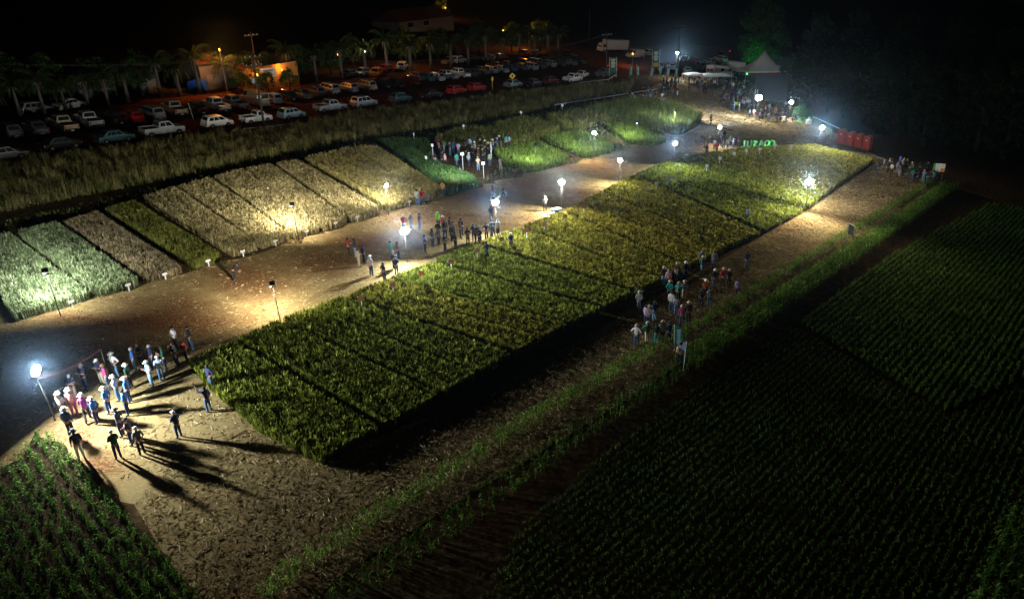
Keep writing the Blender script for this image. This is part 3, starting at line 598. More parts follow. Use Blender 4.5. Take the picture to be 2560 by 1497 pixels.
for k in POSES:
    me, lab, J = figure(k); me.materials.append(SKIN); me.polygons.foreach_set('use_smooth', [True]*len(me.polygons))
    f = dict(body=me, J=J)
    f['shirt_s'] = shell(me, lab, ['torso', 'upper'], .016, 'shirt'); f['shirt_l'] = shell(me, lab, ['torso', 'upper', 'fore'], .016, 'shirt')
    f['trousers'] = shell(me, lab, ['leg', 'shin'], .018, 'trousers'); f['shorts'] = shell(me, lab, ['leg'], .025, 'shorts'); f['shoes'] = []
    for sx in (-1, 1):
        lb = lab.copy(); P_ = np.array([v.co[0] for v in me.vertices]); lb[(lab == 'foot') & (P_*sx > 0)] = 'myfoot'; f['shoes'].append(shell(me, lb, ['myfoot'], .012, 'shoe'))
    # waist of the trousers
    FIG[k] = f
def headgear():
    H = {}
    b = MB(); b.lathe([(.085, 0), (.175, -.012), (.18, -.004), (.1, .02), (.1, .07), (.09, .115), (.06, .125), (.0, .12)][:7], 18, sx=1, sy=1.12); H['brim'] = b.mesh('hat', True)
    b = MB(); b.lathe([(.102, -.03), (.105, .02), (.095, .06), (.06, .09), (.02, .1)], 14, sy=1.12); b.box(-.07, .07, .08, .2, -.025, -.012, .004); H['cap'] = b.mesh('cap', True)
    b = MB(); b.lathe([(.09, -.09), (.104, -.05), (.105, .0), (.092, .045), (.06, .075), (.02, .085)], 14, c=(0, -.018, 0), sy=1.05); H['hair'] = b.mesh('hair', True)
    b = MB(); b.lathe([(.1, -.16), (.115, -.06), (.108, .0), (.092, .045), (.06, .075), (.02, .085)], 14, c=(0, -.03, 0), sy=1.0); H['longhair'] = b.mesh('hair', True)
    b = MB()
    b.box(-.045, .045, .098, .108, -.004, .006, .002); H['face'] = b.mesh('eyes')
    for k, m in H.items(): m.materials.append(CLOTH['straw'] if k != 'face' else EYE)
    return H
HG = headgear()
HATL = {'S': ('straw hat', 'hat', 'brim', 'straw'), 'W': ('white hat', 'hat', 'brim', 'whitehat'), 'C': ('white cap', 'cap', 'cap', 'white'), 'K': ('black cap', 'cap', 'cap', 'black'), 'H': ('dark hair', 'hair', 'hair', 'hair'),
        'G': ('grey hair', 'hair', 'hair', 'greyhair'), 'L': ('long hair', 'hair', 'longhair', 'brown'), 'B': ('black hat', 'hat', 'brim', 'black')}
CW = dict(lightblue='light blue', darkgreen='dark green', palegreen='pale green', neon='neon green', darkjeans='dark jeans', lightjeans='light jeans')
PEOPLE = []
def setmat(o, m):
    o.material_slots[0].link = 'OBJECT'; o.material_slots[0].material = m
def person(p, face, shirt, hat, legs, pk, group, seed=0, place='', hs=1.0, longsl=None):
    """p world position, face = heading in radians"""
    f = FIG[pk]; root = empty('person', p, face-math.pi/2)
    s = hs*random.uniform(.96, 1.04); root.scale = (s, s, s)
    sk = random.choice([SKIN, SKIN, SKIN2]); b = obj('body', f['body'], parent=root); setmat(b, sk)
    ls = longsl if longsl is not None else random.random() < .45
    o = obj('shirt', f['shirt_l' if ls else 'shirt_s'], parent=root); setmat(o, CLOTH[shirt])
    sh = legs == 'shorts'; o = obj('shorts' if sh else 'trousers', f['shorts' if sh else 'trousers'], parent=root); setmat(o, CLOTH['darkjeans' if sh else legs])
    for sm in f['shoes']: o = obj('shoe', sm, parent=root); setmat(o, CLOTH['shoe'])
    n, on, key, c = HATL[hat]; hd = Vector(f['J']['hd']); tilt = R_(35) if pk == 'bending forward' else R_(random.uniform(-4, 8))
    o = obj(on, HG[key], parent=root, loc=(hd.x, hd.y-.008, hd.z+(.045 if on != 'hair' else .03))); setmat(o, CLOTH[c]); o.rotation_euler = (-tilt if pk != 'bending forward' else -tilt, 0, 0)
    fc = obj('eyes', HG['face'], parent=root, loc=(hd.x, hd.y-.012, hd.z+.01)); fc.rotation_euler = (-tilt, 0, 0)
    PEOPLE.append([root, p, shirt, n, legs, pk, group, place]); return root
def heading(p, q): return math.atan2(q[1]-p[1], q[0]-p[0])
AWAY = lambda p: math.atan2(p[1], p[0])
PC = {'.': 'standing', 'f': 'arms folded', 'b': 'hands behind back', 'h': 'hands on hips', 'p': 'holding a phone', 'r': 'one arm raised', 'w': 'walking', 'n': 'bending forward', 's': 'seated', 'a': 'standing with feet apart'}
def crowd(group, place, off, k, focus, jit, rows):
    """rows: (x, y, shirt, hat, legs, pose) in notes pixels: full-size pixel = off + value/k"""
    for r in rows:
        x, y = off[0]+r[0]/k, off[1]+r[1]/k; p = at(x, y, 0, 1.0)
        if focus == 'away': a = AWAY(p)
        elif focus == 'camera': a = AWAY(p)+math.pi
        else: fp = at(focus[0], focus[1], 0, 1.0); a = heading(p, fp)
        if len(r) > 6: a = heading(p, at(r[6][0], r[6][1], 0, 1.0))
        person(p, a+random.gauss(0, jit), r[2], r[3], r[4], PC[r[5]], group, place=place)
crowd('people in the crowd around the near left floodlight', 'near left crowd', (0, 780), 3.983, (190, 1000), .5, [
 (1765, 375, 'white', 'K', 'black', 'f'), (1915, 380, 'black', 'K', 'jeans', 'a'), (1360, 600, 'blue', 'G', 'lightjeans', '.'), (1425, 550, 'black', 'H', 'black', 'f'), (1535, 560, 'navy', 'G', 'navy', '.'),
 (1660, 580, 'darkgreen', 'H', 'darkjeans', 'p'), (1620, 680, 'lightblue', 'C', 'jeans', 'p'), (1770, 540, 'black', 'H', 'black', 'f'), (1870, 500, 'red', 'H', 'black', 'f'), (1520, 740, 'lightblue', 'C', 'lightjeans', 'p'),
 (1170, 650, 'white', 'W', 'lightjeans', 'h'), (1030, 720, 'navy', 'C', 'cream', 'f'), (1090, 775, 'magenta', 'L', 'jeans', '.'), (1310, 760, 'darkgreen', 'W', 'black', '.'), (870, 780, 'navy', 'W', 'darkjeans', 'f'),
 (1190, 880, 'lightblue', 'W', 'jeans', 'f'), (1100, 1010, 'blue', 'W', 'darkjeans', 'b'), (1300, 900, 'blue', 'W', 'darkjeans', '.'), (1285, 1025, 'blue', 'K', 'navy', 'h'), (750, 870, 'navy', 'C', 'cream', 'f'),
 (980, 1110, 'blue', 'W', 'navy', 'b'), (885, 1085, 'magenta', 'W', 'black', 'w'), (755, 1030, 'pink', 'W', 'magenta', '.'), (650, 1060, 'white', 'W', 'grey', 'f'), (720, 1230, 'navy', 'W', 'black', '.'),
 (815, 1460, 'black', 'B', 'white', '.'), (1225, 1235, 'navy', 'S', 'navy', 'b'), (1325, 1320, 'black', 'K', 'navy', 'f'), (1420, 1415, 'grey', 'C', 'black', 'b'), (1185, 1460, 'darkgreen', 'C', 'navy', 'f'),
 (1790, 1250, 'navy', 'C', 'darkjeans', 'f'), (2115, 775, 'navy', 'H', 'jeans', 'h'), (2085, 990, 'navy', 'H', 'jeans', 'r', (400, 930))])
crowd('people standing about on the field path', 'on the field path', (600, 380), 3.4286, (1180, 640), .5, [
 (1410, 690, 'red', 'C', 'black', 'b', (1000, 700)), (1470, 668, 'grey', 'C', 'navy', 'f'), (1545, 668, 'navy', 'K', 'jeans', 'f'), (1702, 655, 'neon', 'C', 'darkgreen', '.'), (1745, 690, 'red', 'C', 'jeans', 'f'),
 (1525, 460, 'grey', 'H', 'jeans', '.', (1000, 440)), (1567, 455, 'red', 'H', 'darkjeans', '.', (1000, 440)), (1742, 382, 'mustard', 'K', 'darkjeans', '.', (1080, 420)),
 (2170, 415, 'plum', 'L', 'shorts', 'w', (1400, 540)), (2256, 405, 'black', 'H', 'shorts', 'w', (1400, 520)), (2155, 605, 'navy', 'H', 'navy', '.'),
 (1590, 862, 'navy', 'H', 'navy', 'f'), (1655, 812, 'black', 'H', 'navy', '.'), (1705, 800, 'black', 'K', 'black', 'h'), (1762, 735, 'black', 'H', 'black', '.'), (1760, 852, 'black', 'H', 'black', 'f'), (1850, 828, 'black', 'H', 'black', 'b'),
 (1955, 795, 'black', 'H', 'black', 'f'), (2008, 768, 'black', 'H', 'navy', '.'), (2034, 775, 'black', 'K', 'black', 'f'), (2115, 750, 'black', 'H', 'black', 'h'), (2165, 748, 'navy', 'H', 'navy', '.'), (2215, 718, 'grey', 'H', 'black', '.'),
 (938, 892, 'red', 'H', 'black', 'f'), (995, 905, 'navy', 'H', 'lightjeans', '.'), (1022, 985, 'beige', 'H', 'beige', 'f'), (1068, 955, 'navy', 'H', 'navy', 'b'), (1130, 1060, 'grey', 'C', 'navy', 'b'), (1302, 918, 'teal', 'H', 'navy', '.'),
 (1360, 920, 'brown', 'H', 'black', '.'), (1345, 1052, 'navy', 'K', 'darkjeans', 'f'), (1322, 1005, 'black', 'K', 'black', '.'), (1242, 1112, 'black', 'H', 'navy', 'b')])
crowd('people between the plots', 'alone between the plots', (0, 380), 3.4286, 'away', .2, [(2015, 1105, 'black', 'K', 'black', 'n', (760, 690))])
crowd('people between the plots', 'alone between the plots', (1200, 380), 3.4286, (1300, 560), .1, [
 (557, 508, 'white', 'W', 'darkjeans', 'p', (1300, 470)), (2288, 600, 'lightblue', 'H', 'jeans', '.', (1700, 600)), (268, 838, 'navy', 'C', 'navy', '.', (1400, 700)), (62, 925, 'navy', 'H', 'navy', 'w', (1400, 700))])
crowd('farmers gathered among the trial plots', 'crowd by green patch', (1060, 330), 7.37, (1165, 385), .45, [
 (215, 630, 'navy', 'H', 'jeans', 'b'), (345, 632, 'black', 'H', 'black', '.'), (398, 642, 'pink', 'G', 'black', '.'), (612, 632, 'teal', 'H', 'jeans', '.'), (838, 642, 'lightblue', 'W', 'navy', 'b'), (1005, 710, 'cream', 'S', 'lightjeans', 'p'),
 (1220, 636, 'palegreen', 'H', 'jeans', '.'), (1412, 700, 'grey', 'L', 'grey', 'p'), (485, 440, 'darkgreen', 'G', 'jeans', 'f'), (372, 376, 'teal', 'H', 'lightjeans', 'f'), (545, 405, 'blue', 'H', 'jeans', '.'), (640, 440, 'lilac', 'H', 'jeans', 'f'),
 (268, 345, 'plum', 'H', 'darkjeans', '.'), (290, 425, 'pink', 'H', 'black', 'f'), (490, 330, 'black', 'H', 'black', '.'), (780, 480, 'black', 'G', 'black', 'f'), (845, 345, 'lightblue', 'H', 'black', '.'), (775, 350, 'black', 'H', 'black', 'f'),
 (900, 510, 'black', 'G', 'black', 'f'), (940, 425, 'grey', 'W', 'black', '.'), (1042, 370, 'black', 'S', 'black', '.'), (1130, 395, 'black', 'W', 'black', '.'), (1092, 560, 'darkgreen', 'S', 'black', 'b'), (1128, 520, 'navy', 'S', 'navy', '.'),
 (1192, 430, 'black', 'W', 'black', 'f'), (1240, 440, 'white', 'W', 'white', '.'), (1275, 365, 'grey', 'W', 'navy', 'f'), (1312, 310, 'black', 'H', 'navy', '.'), (1355, 345, 'blue', 'S', 'jeans', '.'), (1395, 310, 'navy', 'W', 'navy', '.'),
 (1520, 300, 'teal', 'H', 'black', '.'), (1575, 296, 'lightblue', 'H', 'navy', 'f'), (1010, 545, 'brown', 'S', 'black', '.'), (930, 350, 'darkgreen', 'H', 'darkgreen', 'f'), (340, 500, 'black', 'H', 'navy', 'f')])
crowd('people walking in the shade right of the wheat', 'shaded crowd right of wheat', (1500, 600), 4.211, (1700, 500), .35, [
 (1062, 300, 'blue', 'G', 'jeans', 'b'), (1076, 352, 'green', 'S', 'lightjeans', '.'), (1196, 300, 'grey', 'H', 'jeans', '.'), (1540, 302, 'navy', 'H', 'jeans', '.'), (1440, 600, 'lilac', 'H', 'navy', '.'), (1290, 492, 'red', 'S', 'black', 'b'),
 (1350, 492, 'darkgreen', 'S', 'black', 'f'), (1200, 502, 'black', 'W', 'darkjeans', '.'), (1105, 612, 'orange', 'W', 'black', '.'), (1145, 705, 'grey', 'H', 'jeans', '.'), (1062, 705, 'black', 'H', 'black', '.'), (882, 622, 'grey', 'S', 'beige', 'b'),
 (820, 645, 'teal', 'S', 'black', '.'), (728, 632, 'teal', 'S', 'black', 'b'), (745, 752, 'white', 'H', 'jeans', '.'), (800, 795, 'grey', 'H', 'jeans', 'b'), (855, 892, 'magenta', 'S', 'darkjeans', '.'), (805, 425, 'black', 'S', 'jeans', 'b'),
 (895, 420, 'navy', 'W', 'navy', '.'), (668, 478, 'black', 'S', 'lightjeans', '.'), (715, 502, 'pink', 'G', 'navy', '.'), (405, 690, 'darkgreen', 'H', 'black', 'h'), (410, 742, 'grey', 'S', 'jeans', 'b'), (482, 890, 'lilac', 'H', 'darkjeans', '.'),
 (512, 900, 'grey', 'S', 'darkjeans', 'b'), (570, 852, 'navy', 'H', 'lightjeans', '.'), (380, 1105, 'white', 'S', 'jeans', 'h'), (495, 1078, 'green', 'S', 'cream', 'h'), (592, 1095, 'darkgreen', 'H', 'teal', '.'), (652, 1062, 'beige', 'S', 'black', 'f'),
 (720, 1085, 'navy', 'K', 'navy', 'f'), (925, 860, 'black', 'S', 'black', '.'), (838, 1305, 'lightblue', 'H', 'black', 'f', (1650, 840))])
crowd('people grouped at the far right end of the field', 'right field end crowd', (1860, 380), 3.4286, (2330, 425), .3, [
 (1145, 192, 'navy', 'H', 'navy', '.'), (1196, 155, 'lightblue', 'H', 'navy', '.'), (1225, 185, 'black', 'H', 'black', '.'), (1258, 195, 'white', 'H', 'black', '.'), (1272, 135, 'black', 'H', 'black', 'p'), (1308, 180, 'lightblue', 'G', 'lilac', '.'),
 (1330, 212, 'brown', 'H', 'grey', 'b'), (1333, 125, 'blue', 'H', 'navy', '.'), (1358, 150, 'grey', 'S', 'navy', '.'), (1385, 155, 'brown', 'S', 'black', '.'), (1402, 235, 'darkgreen', 'S', 'darkjeans', '.'), (1436, 245, 'teal', 'H', 'jeans', 'b'),
 (1428, 185, 'grey', 'W', 'black', '.'), (1465, 235, 'darkgreen', 'H', 'black', '.'), (1530, 260, 'lightblue', 'S', 'lightjeans', 'f'), (1590, 260, 'orange', 'H', 'darkjeans', 'f'), (1640, 240, 'blue', 'H', 'blue', '.'), (1500, 180, 'black', 'H', 'black', '.'),
 (1565, 185, 'navy', 'G', 'navy', '.'), (1612, 262, 'teal', 'H', 'jeans', '.'), (1565, 262, 'navy', 'H', 'teal', '.'), (1350, 200, 'navy', 'S', 'navy', 'f'), (1240, 150, 'beige', 'S', 'black', 'f'), (1480, 262, 'navy', 'H', 'navy', 'f')])
crowd('spectators behind the bush plot', 'crowd behind the bush plot', (1550, 100), 5.895, 'camera', .5, [
 (165, 918, 'lightblue', 'S', 'white', 'f'), (225, 930, 'grey', 'H', 'black', '.'), (262, 920, 'black', 'H', 'black', '.'), (300, 940, 'black', 'S', 'black', 'f'), (345, 930, 'navy', 'H', 'black', '.'), (380, 950, 'navy', 'S', 'navy', '.'), (430, 890, 'blue', 'H', 'navy', '.'),
 (445, 915, 'lightblue', 'S', 'black', 'f'), (475, 960, 'brown', 'H', 'black', '.'), (505, 985, 'brown', 'S', 'black', '.'), (542, 1000, 'white', 'H', 'lightblue', '.'), (572, 990, 'black', 'S', 'black', 'f'), (600, 980, 'lightblue', 'S', 'lightjeans', '.'),
 (640, 980, 'lilac', 'H', 'black', 'f'), (682, 980, 'plum', 'H', 'navy', '.'), (350, 770, 'black', 'H', 'black', '.'), (425, 795, 'blue', 'H', 'lightjeans', '.'), (525, 900, 'black', 'S', 'black', '.'), (320, 880, 'black', 'S', 'black', '.'), (660, 930, 'navy', 'S', 'navy', '.')])
crowd('people in the dim crowd near the flags', 'dim crowd near the flags', (1550, 100), 5.895, (1690, 290), .8, [
 (620, 745, 'teal', 'H', 'black', '.'), (665, 765, 'navy', 'H', 'navy', 'f'), (682, 705, 'black', 'H', 'black', '.'), (702, 725, 'black', 'S', 'black', '.'), (720, 805, 'black', 'H', 'jeans', '.'), (742, 715, 'navy', 'H', 'black', 'f'), (772, 822, 'red', 'H', 'jeans', '.'),
 (792, 705, 'navy', 'H', 'navy', '.'), (812, 725, 'navy', 'H', 'navy', '.'), (845, 822, 'darkgreen', 'G', 'white', '.'), (822, 690, 'lightblue', 'H', 'jeans', '.'), (640, 700, 'black', 'H', 'black', 'f'), (760, 680, 'black', 'H', 'black', '.'),
 (862, 640, 'navy', 'H', 'black', '.'), (900, 645, 'beige', 'H', 'beige', '.'), (935, 600, 'brown', 'H', 'black', '.'), (970, 635, 'white', 'H', 'cream', '.'), (1020, 638, 'black', 'H', 'lightjeans', '.'), (1058, 622, 'brown', 'H', 'brown', '.'), (1092, 610, 'black', 'H', 'black', 'f'), (1112, 625, 'orange', 'H', 'black', '.'), (1150, 622, 'brown', 'S', 'black', '.')])
crowd('visitors scattered over the gathering ground', 'on the gathering ground', (1550, 100), 5.895, (1800, 220), 1.2, [
 (1180, 728, 'lightblue', 'H', 'lightjeans', 'w'), (1225, 775, 'black', 'H', 'black', '.'), (1260, 812, 'black', 'H', 'navy', 'w'), (1285, 722, 'navy', 'H', 'navy', '.'), (1390, 702, 'white', 'S', 'black', '.'), (1445, 702, 'blue', 'H', 'jeans', '.'), (1522, 795, 'white', 'H', 'jeans', '.'),
 (1502, 665, 'teal', 'H', 'teal', '.'), (1575, 692, 'white', 'H', 'jeans', 'n'), (1555, 655, 'grey', 'H', 'grey', 'f'), (1220, 622, 'teal', 'H', 'black', '.'), (1335, 620, 'white', 'H', 'black', '.'), (1472, 930, 'black', 'B', 'black', '.'), (1600, 640, 'lightblue', 'H', 'navy', 'f'),
 (1335, 1250, 'black', 'K', 'black', '.')])
crowd('visitors crowding in front of the dark screen', 'crowd by the dark screen', (1550, 100), 5.895, (1880, 300), .8, [
 (1535, 925, 'teal', 'H', 'navy', '.'), (1560, 940, 'red', 'H', 'darkjeans', '.'), (1602, 930, 'blue', 'H', 'jeans', 'f'), (1640, 1022, 'navy', 'H', 'navy', '.'), (1664, 1030, 'navy', 'K', 'darkjeans', 'b'), (1710, 1035, 'neon', 'H', 'black', 'b'), (1748, 1000, 'red', 'H', 'black', '.'),
 (1790, 960, 'black', 'H', 'black', '.'), (1822, 1012, 'white', 'H', 'jeans', '.'), (1862, 1000, 'white', 'H', 'black', '.'), (1720, 900, 'blue', 'G', 'jeans', '.'), (1750, 870, 'white', 'W', 'navy', '.'), (1650, 838, 'navy', 'H', 'jeans', 'f'), (1690, 828, 'brown', 'H', 'jeans', '.'),
 (1730, 795, 'black', 'H', 'jeans', '.'), (1662, 740, 'white', 'W', 'navy', '.'), (1820, 775, 'white', 'H', 'grey', '.'), (1832, 690, 'palegreen', 'H', 'white', '.'), (1800, 1000, 'lightblue', 'W', 'navy', '.'), (1560, 895, 'lilac', 'H', 'black', '.'), (1625, 880, 'teal', 'H', 'navy', '.'), (1775, 820, 'teal', 'H', 'teal', '.')])
crowd('people silhouetted round the glaring lamp', 'ring around the glaring lamp', (1750, 140), 5.67, (1900, 265), .8, [
 (700, 880, 'lightblue', 'H', 'navy', '.'), (760, 880, 'white', 'H', 'grey', '.'), (790, 910, 'magenta', 'L', 'grey', 'f'), (840, 915, 'grey', 'H', 'black', '.'), (880, 905, 'navy', 'H', 'black', '.'), (935, 790, 'red', 'H', 'black', '.'), (980, 800, 'lightblue', 'H', 'black', '.'),
 (950, 885, 'black', 'H', 'black', 's'), (1012, 880, 'black', 'H', 'black', 's'), (1075, 860, 'black', 'H', 'black', 's'), (1112, 900, 'black', 'H', 'black', 's'), (1150, 870, 'black', 'B', 'black', '.'), (1180, 890, 'black', 'H', 'black', 's'), (1240, 905, 'navy', 'H', 'black', '.'),
 (1290, 900, 'darkgreen', 'H', 'black', 's'), (1345, 930, 'black', 'H', 'black', 's'), (1410, 910, 'black', 'H', 'black', 's')])
crowd('people standing next to the green lit letters', 'beside the green lit letters', (1750, 140), 5.67, (1900, 372), .8, [
 (200, 1335, 'white', 'H', 'brown', 'f'), (235, 1378, 'red', 'H', 'brown', 'b'), (330, 1312, 'navy', 'H', 'darkjeans', '.'), (385, 1325, 'beige', 'H', 'jeans', '.'), (465, 1335, 'lightblue', 'W', 'blue', 'h'), (542, 1290, 'navy', 'H', 'navy', '.'), (430, 1282, 'darkgreen', 'H', 'black', '.'),
 (290, 1270, 'black', 'H', 'black', '.'), (60, 1300, 'black', 'H', 'black', '.'), (120, 1250, 'black', 'H', 'black', 'f'), (20, 1270, 'black', 'H', 'navy', '.'), (90, 1420, 'black', 'H', 'black', '.'), (340, 1210, 'navy', 'H', 'black', '.'), (-60, 1250, 'black', 'K', 'black', '.')])
person(at(1200+1575/3.4286, 345, 0, 1.0), 0, 'black', 'H', 'black', 'standing', 'people between the plots', place='alone between the plots')
_rp = random.Random(5); _sh = ['navy', 'white', 'black', 'teal', 'grey', 'lightblue', 'red', 'blue', 'darkgreen', 'plum', 'beige', 'black', 'white']; _lg = ['jeans', 'navy', 'black', 'darkjeans', 'lightjeans', 'grey']
for (x0, x1, y0, y1, n, pl) in ((1625, 1665, 196, 238, 16, 'dim crowd near the flags'), (1690, 1790, 198, 222, 16, 'far crowd by the canopies'), (1795, 1862, 215, 282, 26, 'crowd by the dark screen'), (1862, 1935, 288, 302, 14, 'ring around the glaring lamp'), (1548, 1640, 238, 262, 14, 'crowd behind the bush plot'), (1050, 1235, 575, 622, 12, 'on the field path')):
    for _ in range(n):
        p = at(_rp.uniform(x0, x1), _rp.uniform(y0, y1))
        if any((Vector(q[1])-p).length < .55 for q in PEOPLE): continue
        backlit_ = pl == 'on the field path'  # added path figures wear all black: backlight shade put into their clothes
        person(p, _rp.uniform(0, 6.28), 'black' if backlit_ else _rp.choice(_sh), _rp.choice('HK' if backlit_ else 'HHHGSWCKL'), 'black' if backlit_ else _rp.choice(_lg), _rp.choice(['standing', 'arms folded', 'standing', 'hands behind back', 'hands on hips', 'holding a phone', 'standing with feet apart']), {'dim': 'people in the dim crowd near the flags', 'far': 'people in the far crowd by the canopies'}.get(pl[:3], {'crowd by': 'visitors crowding in front of the dark screen', 'ring aro': 'people silhouetted round the glaring lamp', 'crowd be': 'spectators behind the bush plot', 'on the f': 'people standing about on the field path'}.get(pl[:8])), place=pl)
# every label singles out one person
ORD = ['leftmost', 'second', 'third', 'fourth', 'fifth', 'sixth', 'seventh', 'eighth', 'ninth', 'tenth', 'eleventh', 'twelfth', 'thirteenth']
def scrx(p): v = camo.matrix_world.inverted()@Vector(p); return -v.x/v.z
def label_people():
    by = {}
    for r in PEOPLE:
        root, p, shirt, hat, legs, pk, group, place = r
        pw = {'standing': '', 'arms folded': ' with arms folded', 'hands behind back': ' with hands behind back', 'hands on hips': ' with hands on hips', 'holding a phone': ' with raised hands', 'one arm raised': ' raising one arm', 'walking': ' walking', 'bending forward': ' bending forward', 'seated': ' seated', 'standing with feet apart': ' with feet apart'}[pk]
        s = CW.get(shirt, shirt); lg = CW.get(legs, legs)
        if legs not in ('jeans', 'shorts') and 'jeans' not in lg: lg += ' trousers'
        base = f"person in {s} shirt, {lg} and {hat}{pw}"
        by.setdefault((base, place), []).append(r)
    for (base, place), L in by.items():
        L.sort(key=lambda r: scrx(r[1]))
        for i, r in enumerate(L):
            lb = base+', '+place
            if len(L) > 1:
                n = len(L); o_ = 'leftmost' if i == 0 else 'rightmost' if i == n-1 else ORD[i]+' from left'
                lb = base.split(' and ')[0].replace(' shirt, ', ' shirt and ').replace(' jeans jeans', ' jeans')
                hat = r[3]; pw = base.split(hat)[1]
                lb = f"{o_} {base.replace(' shirt,', ',')}, {place}"
            w = lb.split()
            if len(w) > 16: lb = lb.replace(' trousers', '').replace(' with arms folded', ', arms folded').replace(' with hands', ', hands'); w = lb.split()
            if len(w) > 16: lb = lb.replace(' from left', ''); w = lb.split()
            if len(w) > 16: lb = lb.replace(' shirt', ''); w = lb.split()
            if len(w) > 16: lb = lb.replace('person in ', ''); w = lb.split(); lb = 'person, '+lb if 'person' not in lb else lb
            if len(w) > 16: print('LONG', lb)
            tag(r[0], lb, 'person', r[6])
label_people()
# ------------------------------------------------------------------ vehicles
TYRE = mat('tyre', (.012, .012, .012), .9); RIM = mat('rim', (.35, .36, .37), .35, .8); WINM = mat('car_glass', (.012, .016, .02), .06, spec=.8)
HEADL = mat('headlight_glass', (.5, .5, .5), .1); TAILL = mat('taillight_glass', (.25, .01, .01), .2); PLATEM = mat('number_plate', (.5, .5, .5), .5); BLK = mat('black_plastic', (.015, .015, .016), .6)
PAINT = {k: mat('paint_'+k, v, .28, m, spec=.5) for k, (v, m) in dict(white=((.72, .72, .7), 0), silver=((.42, .44, .46), .5), grey=((.12, .125, .13), .4), black=((.012, .012, .014), .1), red=((.42, .012, .012), .1), darkred=((.12, .01, .01), .1),
    blue=((.03, .08, .2), .3), teal=((.05, .12, .13), .3), beige=((.4, .34, .24), .3), lightblue=((.3, .4, .45), .4), orange=((.6, .18, .02), .1)).items()}
for m in list(PAINT.values()): m.node_tree.nodes['Principled BSDF'].inputs['Coat Weight'].default_value = .6
def arch(cx, r, z0, n=8, rev=False):
    p = [(cx+r*math.cos(math.pi*k/n), z0+r*math.sin(math.pi*k/n)) for k in range(n+1)]; return p if rev else p[::-1]
def carproto(kind):
    """meshes of one kind of vehicle, nose towards +X; list of (name, mesh, default material, parent index or None, location)"""
    D = dict(hatch=dict(L=3.95, w=1.68, h=1.5, belt=.92, hood=.88, x=(-1.88, -1.5, .35, 1.2), rt=.9), sedan=dict(L=4.35, w=1.7, h=1.44, belt=.9, hood=.86, x=(-1.6, -.9, .35, 1.2), rt=.88),
             suv=dict(L=4.5, w=1.8, h=1.68, belt=1.02, hood=1.0, x=(-2.12, -1.82, .4, 1.3), rt=1.0), pickup=dict(L=5.25, w=1.82, h=1.78, belt=1.12, hood=1.08, x=(-.75, -.55, .75, 1.3), rt=1.05),
             smallpickup=dict(L=4.4, w=1.68, h=1.6, belt=.98, hood=.95, x=(-.25, -.1, .75, 1.25), rt=.95), van=dict(L=5.0, w=1.9, h=2.1, belt=1.15, hood=1.1, x=(-2.45, -2.4, 1.3, 1.95), rt=1.1))[kind]
    L, w, h, belt, hood = D['L'], D['w'], D['h'], D['belt'], D['hood']; rw = .33 if kind in ('pickup', 'suv', 'van') else .3; hx = L/2; fx, bx = hx-.82, -hx+.85; zs = .22+(.1 if kind == 'pickup' else 0)
    xb0, xt0, xt1, xb1 = D['x']; P = []; bed = kind in ('pickup', 'smallpickup')
    top = [(hx, zs+.2), (hx-.02, hood-.25), (hx-.18, hood-.08), (xb1, hood), (xb0, belt)]
    if bed: top += [(-hx+.02, belt-.02)]
    else: top += [(-hx+.1, belt-.01), (-hx, belt-.2)]
    prof = [(hx-.03, zs)]+top+[(-hx, zs+.15), (-hx+.05, zs)]+arch(bx, rw+.07, zs)+arch(fx, rw+.07, zs)
    if bed:
        xc = xb0+.04
        cabp = [(hx-.03, zs)]+top[:4]+[(xc, belt), (xc, zs)]+arch(fx, rw+.07, zs)
        b = MB(); b.prism(cabp, -w/2, w/2, bev=.05)
        tub = [(xc+.002, zs+.02), (xc+.002, belt-.03), (-hx+.02, belt-.03), (-hx, zs+.2), (-hx+.04, zs+.02)]+arch(bx, rw+.07, zs+.02)
        for s in (-1, 1): b.prism(tub, *sorted((s*w/2*.985, s*(w/2-.1))))
        b.box(-hx+.03, xc, -w/2+.1, w/2-.1, zs+.28, zs+.34); b.box(xc-.05, xc+.001, -w/2+.1, w/2-.1, zs+.34, belt-.03)
        P.append(('body', b.mesh('body'), 'paint', None)); 
        g = MB(); g.box(-hx-.01, -hx+.05, -w/2+.11, w/2-.11, zs+.25, belt-.03, .01); P.append(('tailgate', g.mesh('tailgate'), 'paint', None))
    else:
        P.append(('body', MB().prism(prof, -w/2, w/2, bev=.07).mesh('body'), 'paint', None))
    # cabin
    wb, wt = w*.94/2, w*.76/2; cz0, cz1 = belt-.03, h
    if kind == 'van': wb, wt = w*.97/2, w*.88/2
    bm = MB(); vsb = [bm.bm.verts.new(c) for c in ((xb0, -wb, cz0), (xb1, -wb, cz0-.02), (xb1, wb, cz0-.02), (xb0, wb, cz0))]; vst = [bm.bm.verts.new(c) for c in ((xt0, -wt, cz1), (xt1, -wt, cz1), (xt1, wt, cz1), (xt0, wt, cz1))]
    bm.bm.faces.new(vst); bm.bm.faces.new(vsb[::-1])
    for i in range(4): bm.bm.faces.new((vsb[i], vsb[(i+1) % 4], vst[(i+1) % 4], vst[i]))
    bmesh.ops.bevel(bm.bm, geom=[e for e in bm.bm.edges if any(v in vst for v in e.verts)], offset=.06, segments=3, affect='EDGES'); P.append(('roof', bm.mesh('roof'), 'paint', None))
    def quad(c00, c10, c11, c01, u0, u1, v0, v1, nrm):
        def q(u, v): a = Vector(c00).lerp(Vector(c10), u); b_ = Vector(c01).lerp(Vector(c11), u); return a.lerp(b_, v)+Vector(nrm)*.012
        return [q(u0, v0), q(u1, v0), q(u1, v1), q(u0, v1)]
    def win(name, *a):
        m = MB(); m.raw = True; ps = quad(*a); n = Vector(a[-1]); m.face(ps); me = m.mesh(name); P.append((name, me, WINM, None))
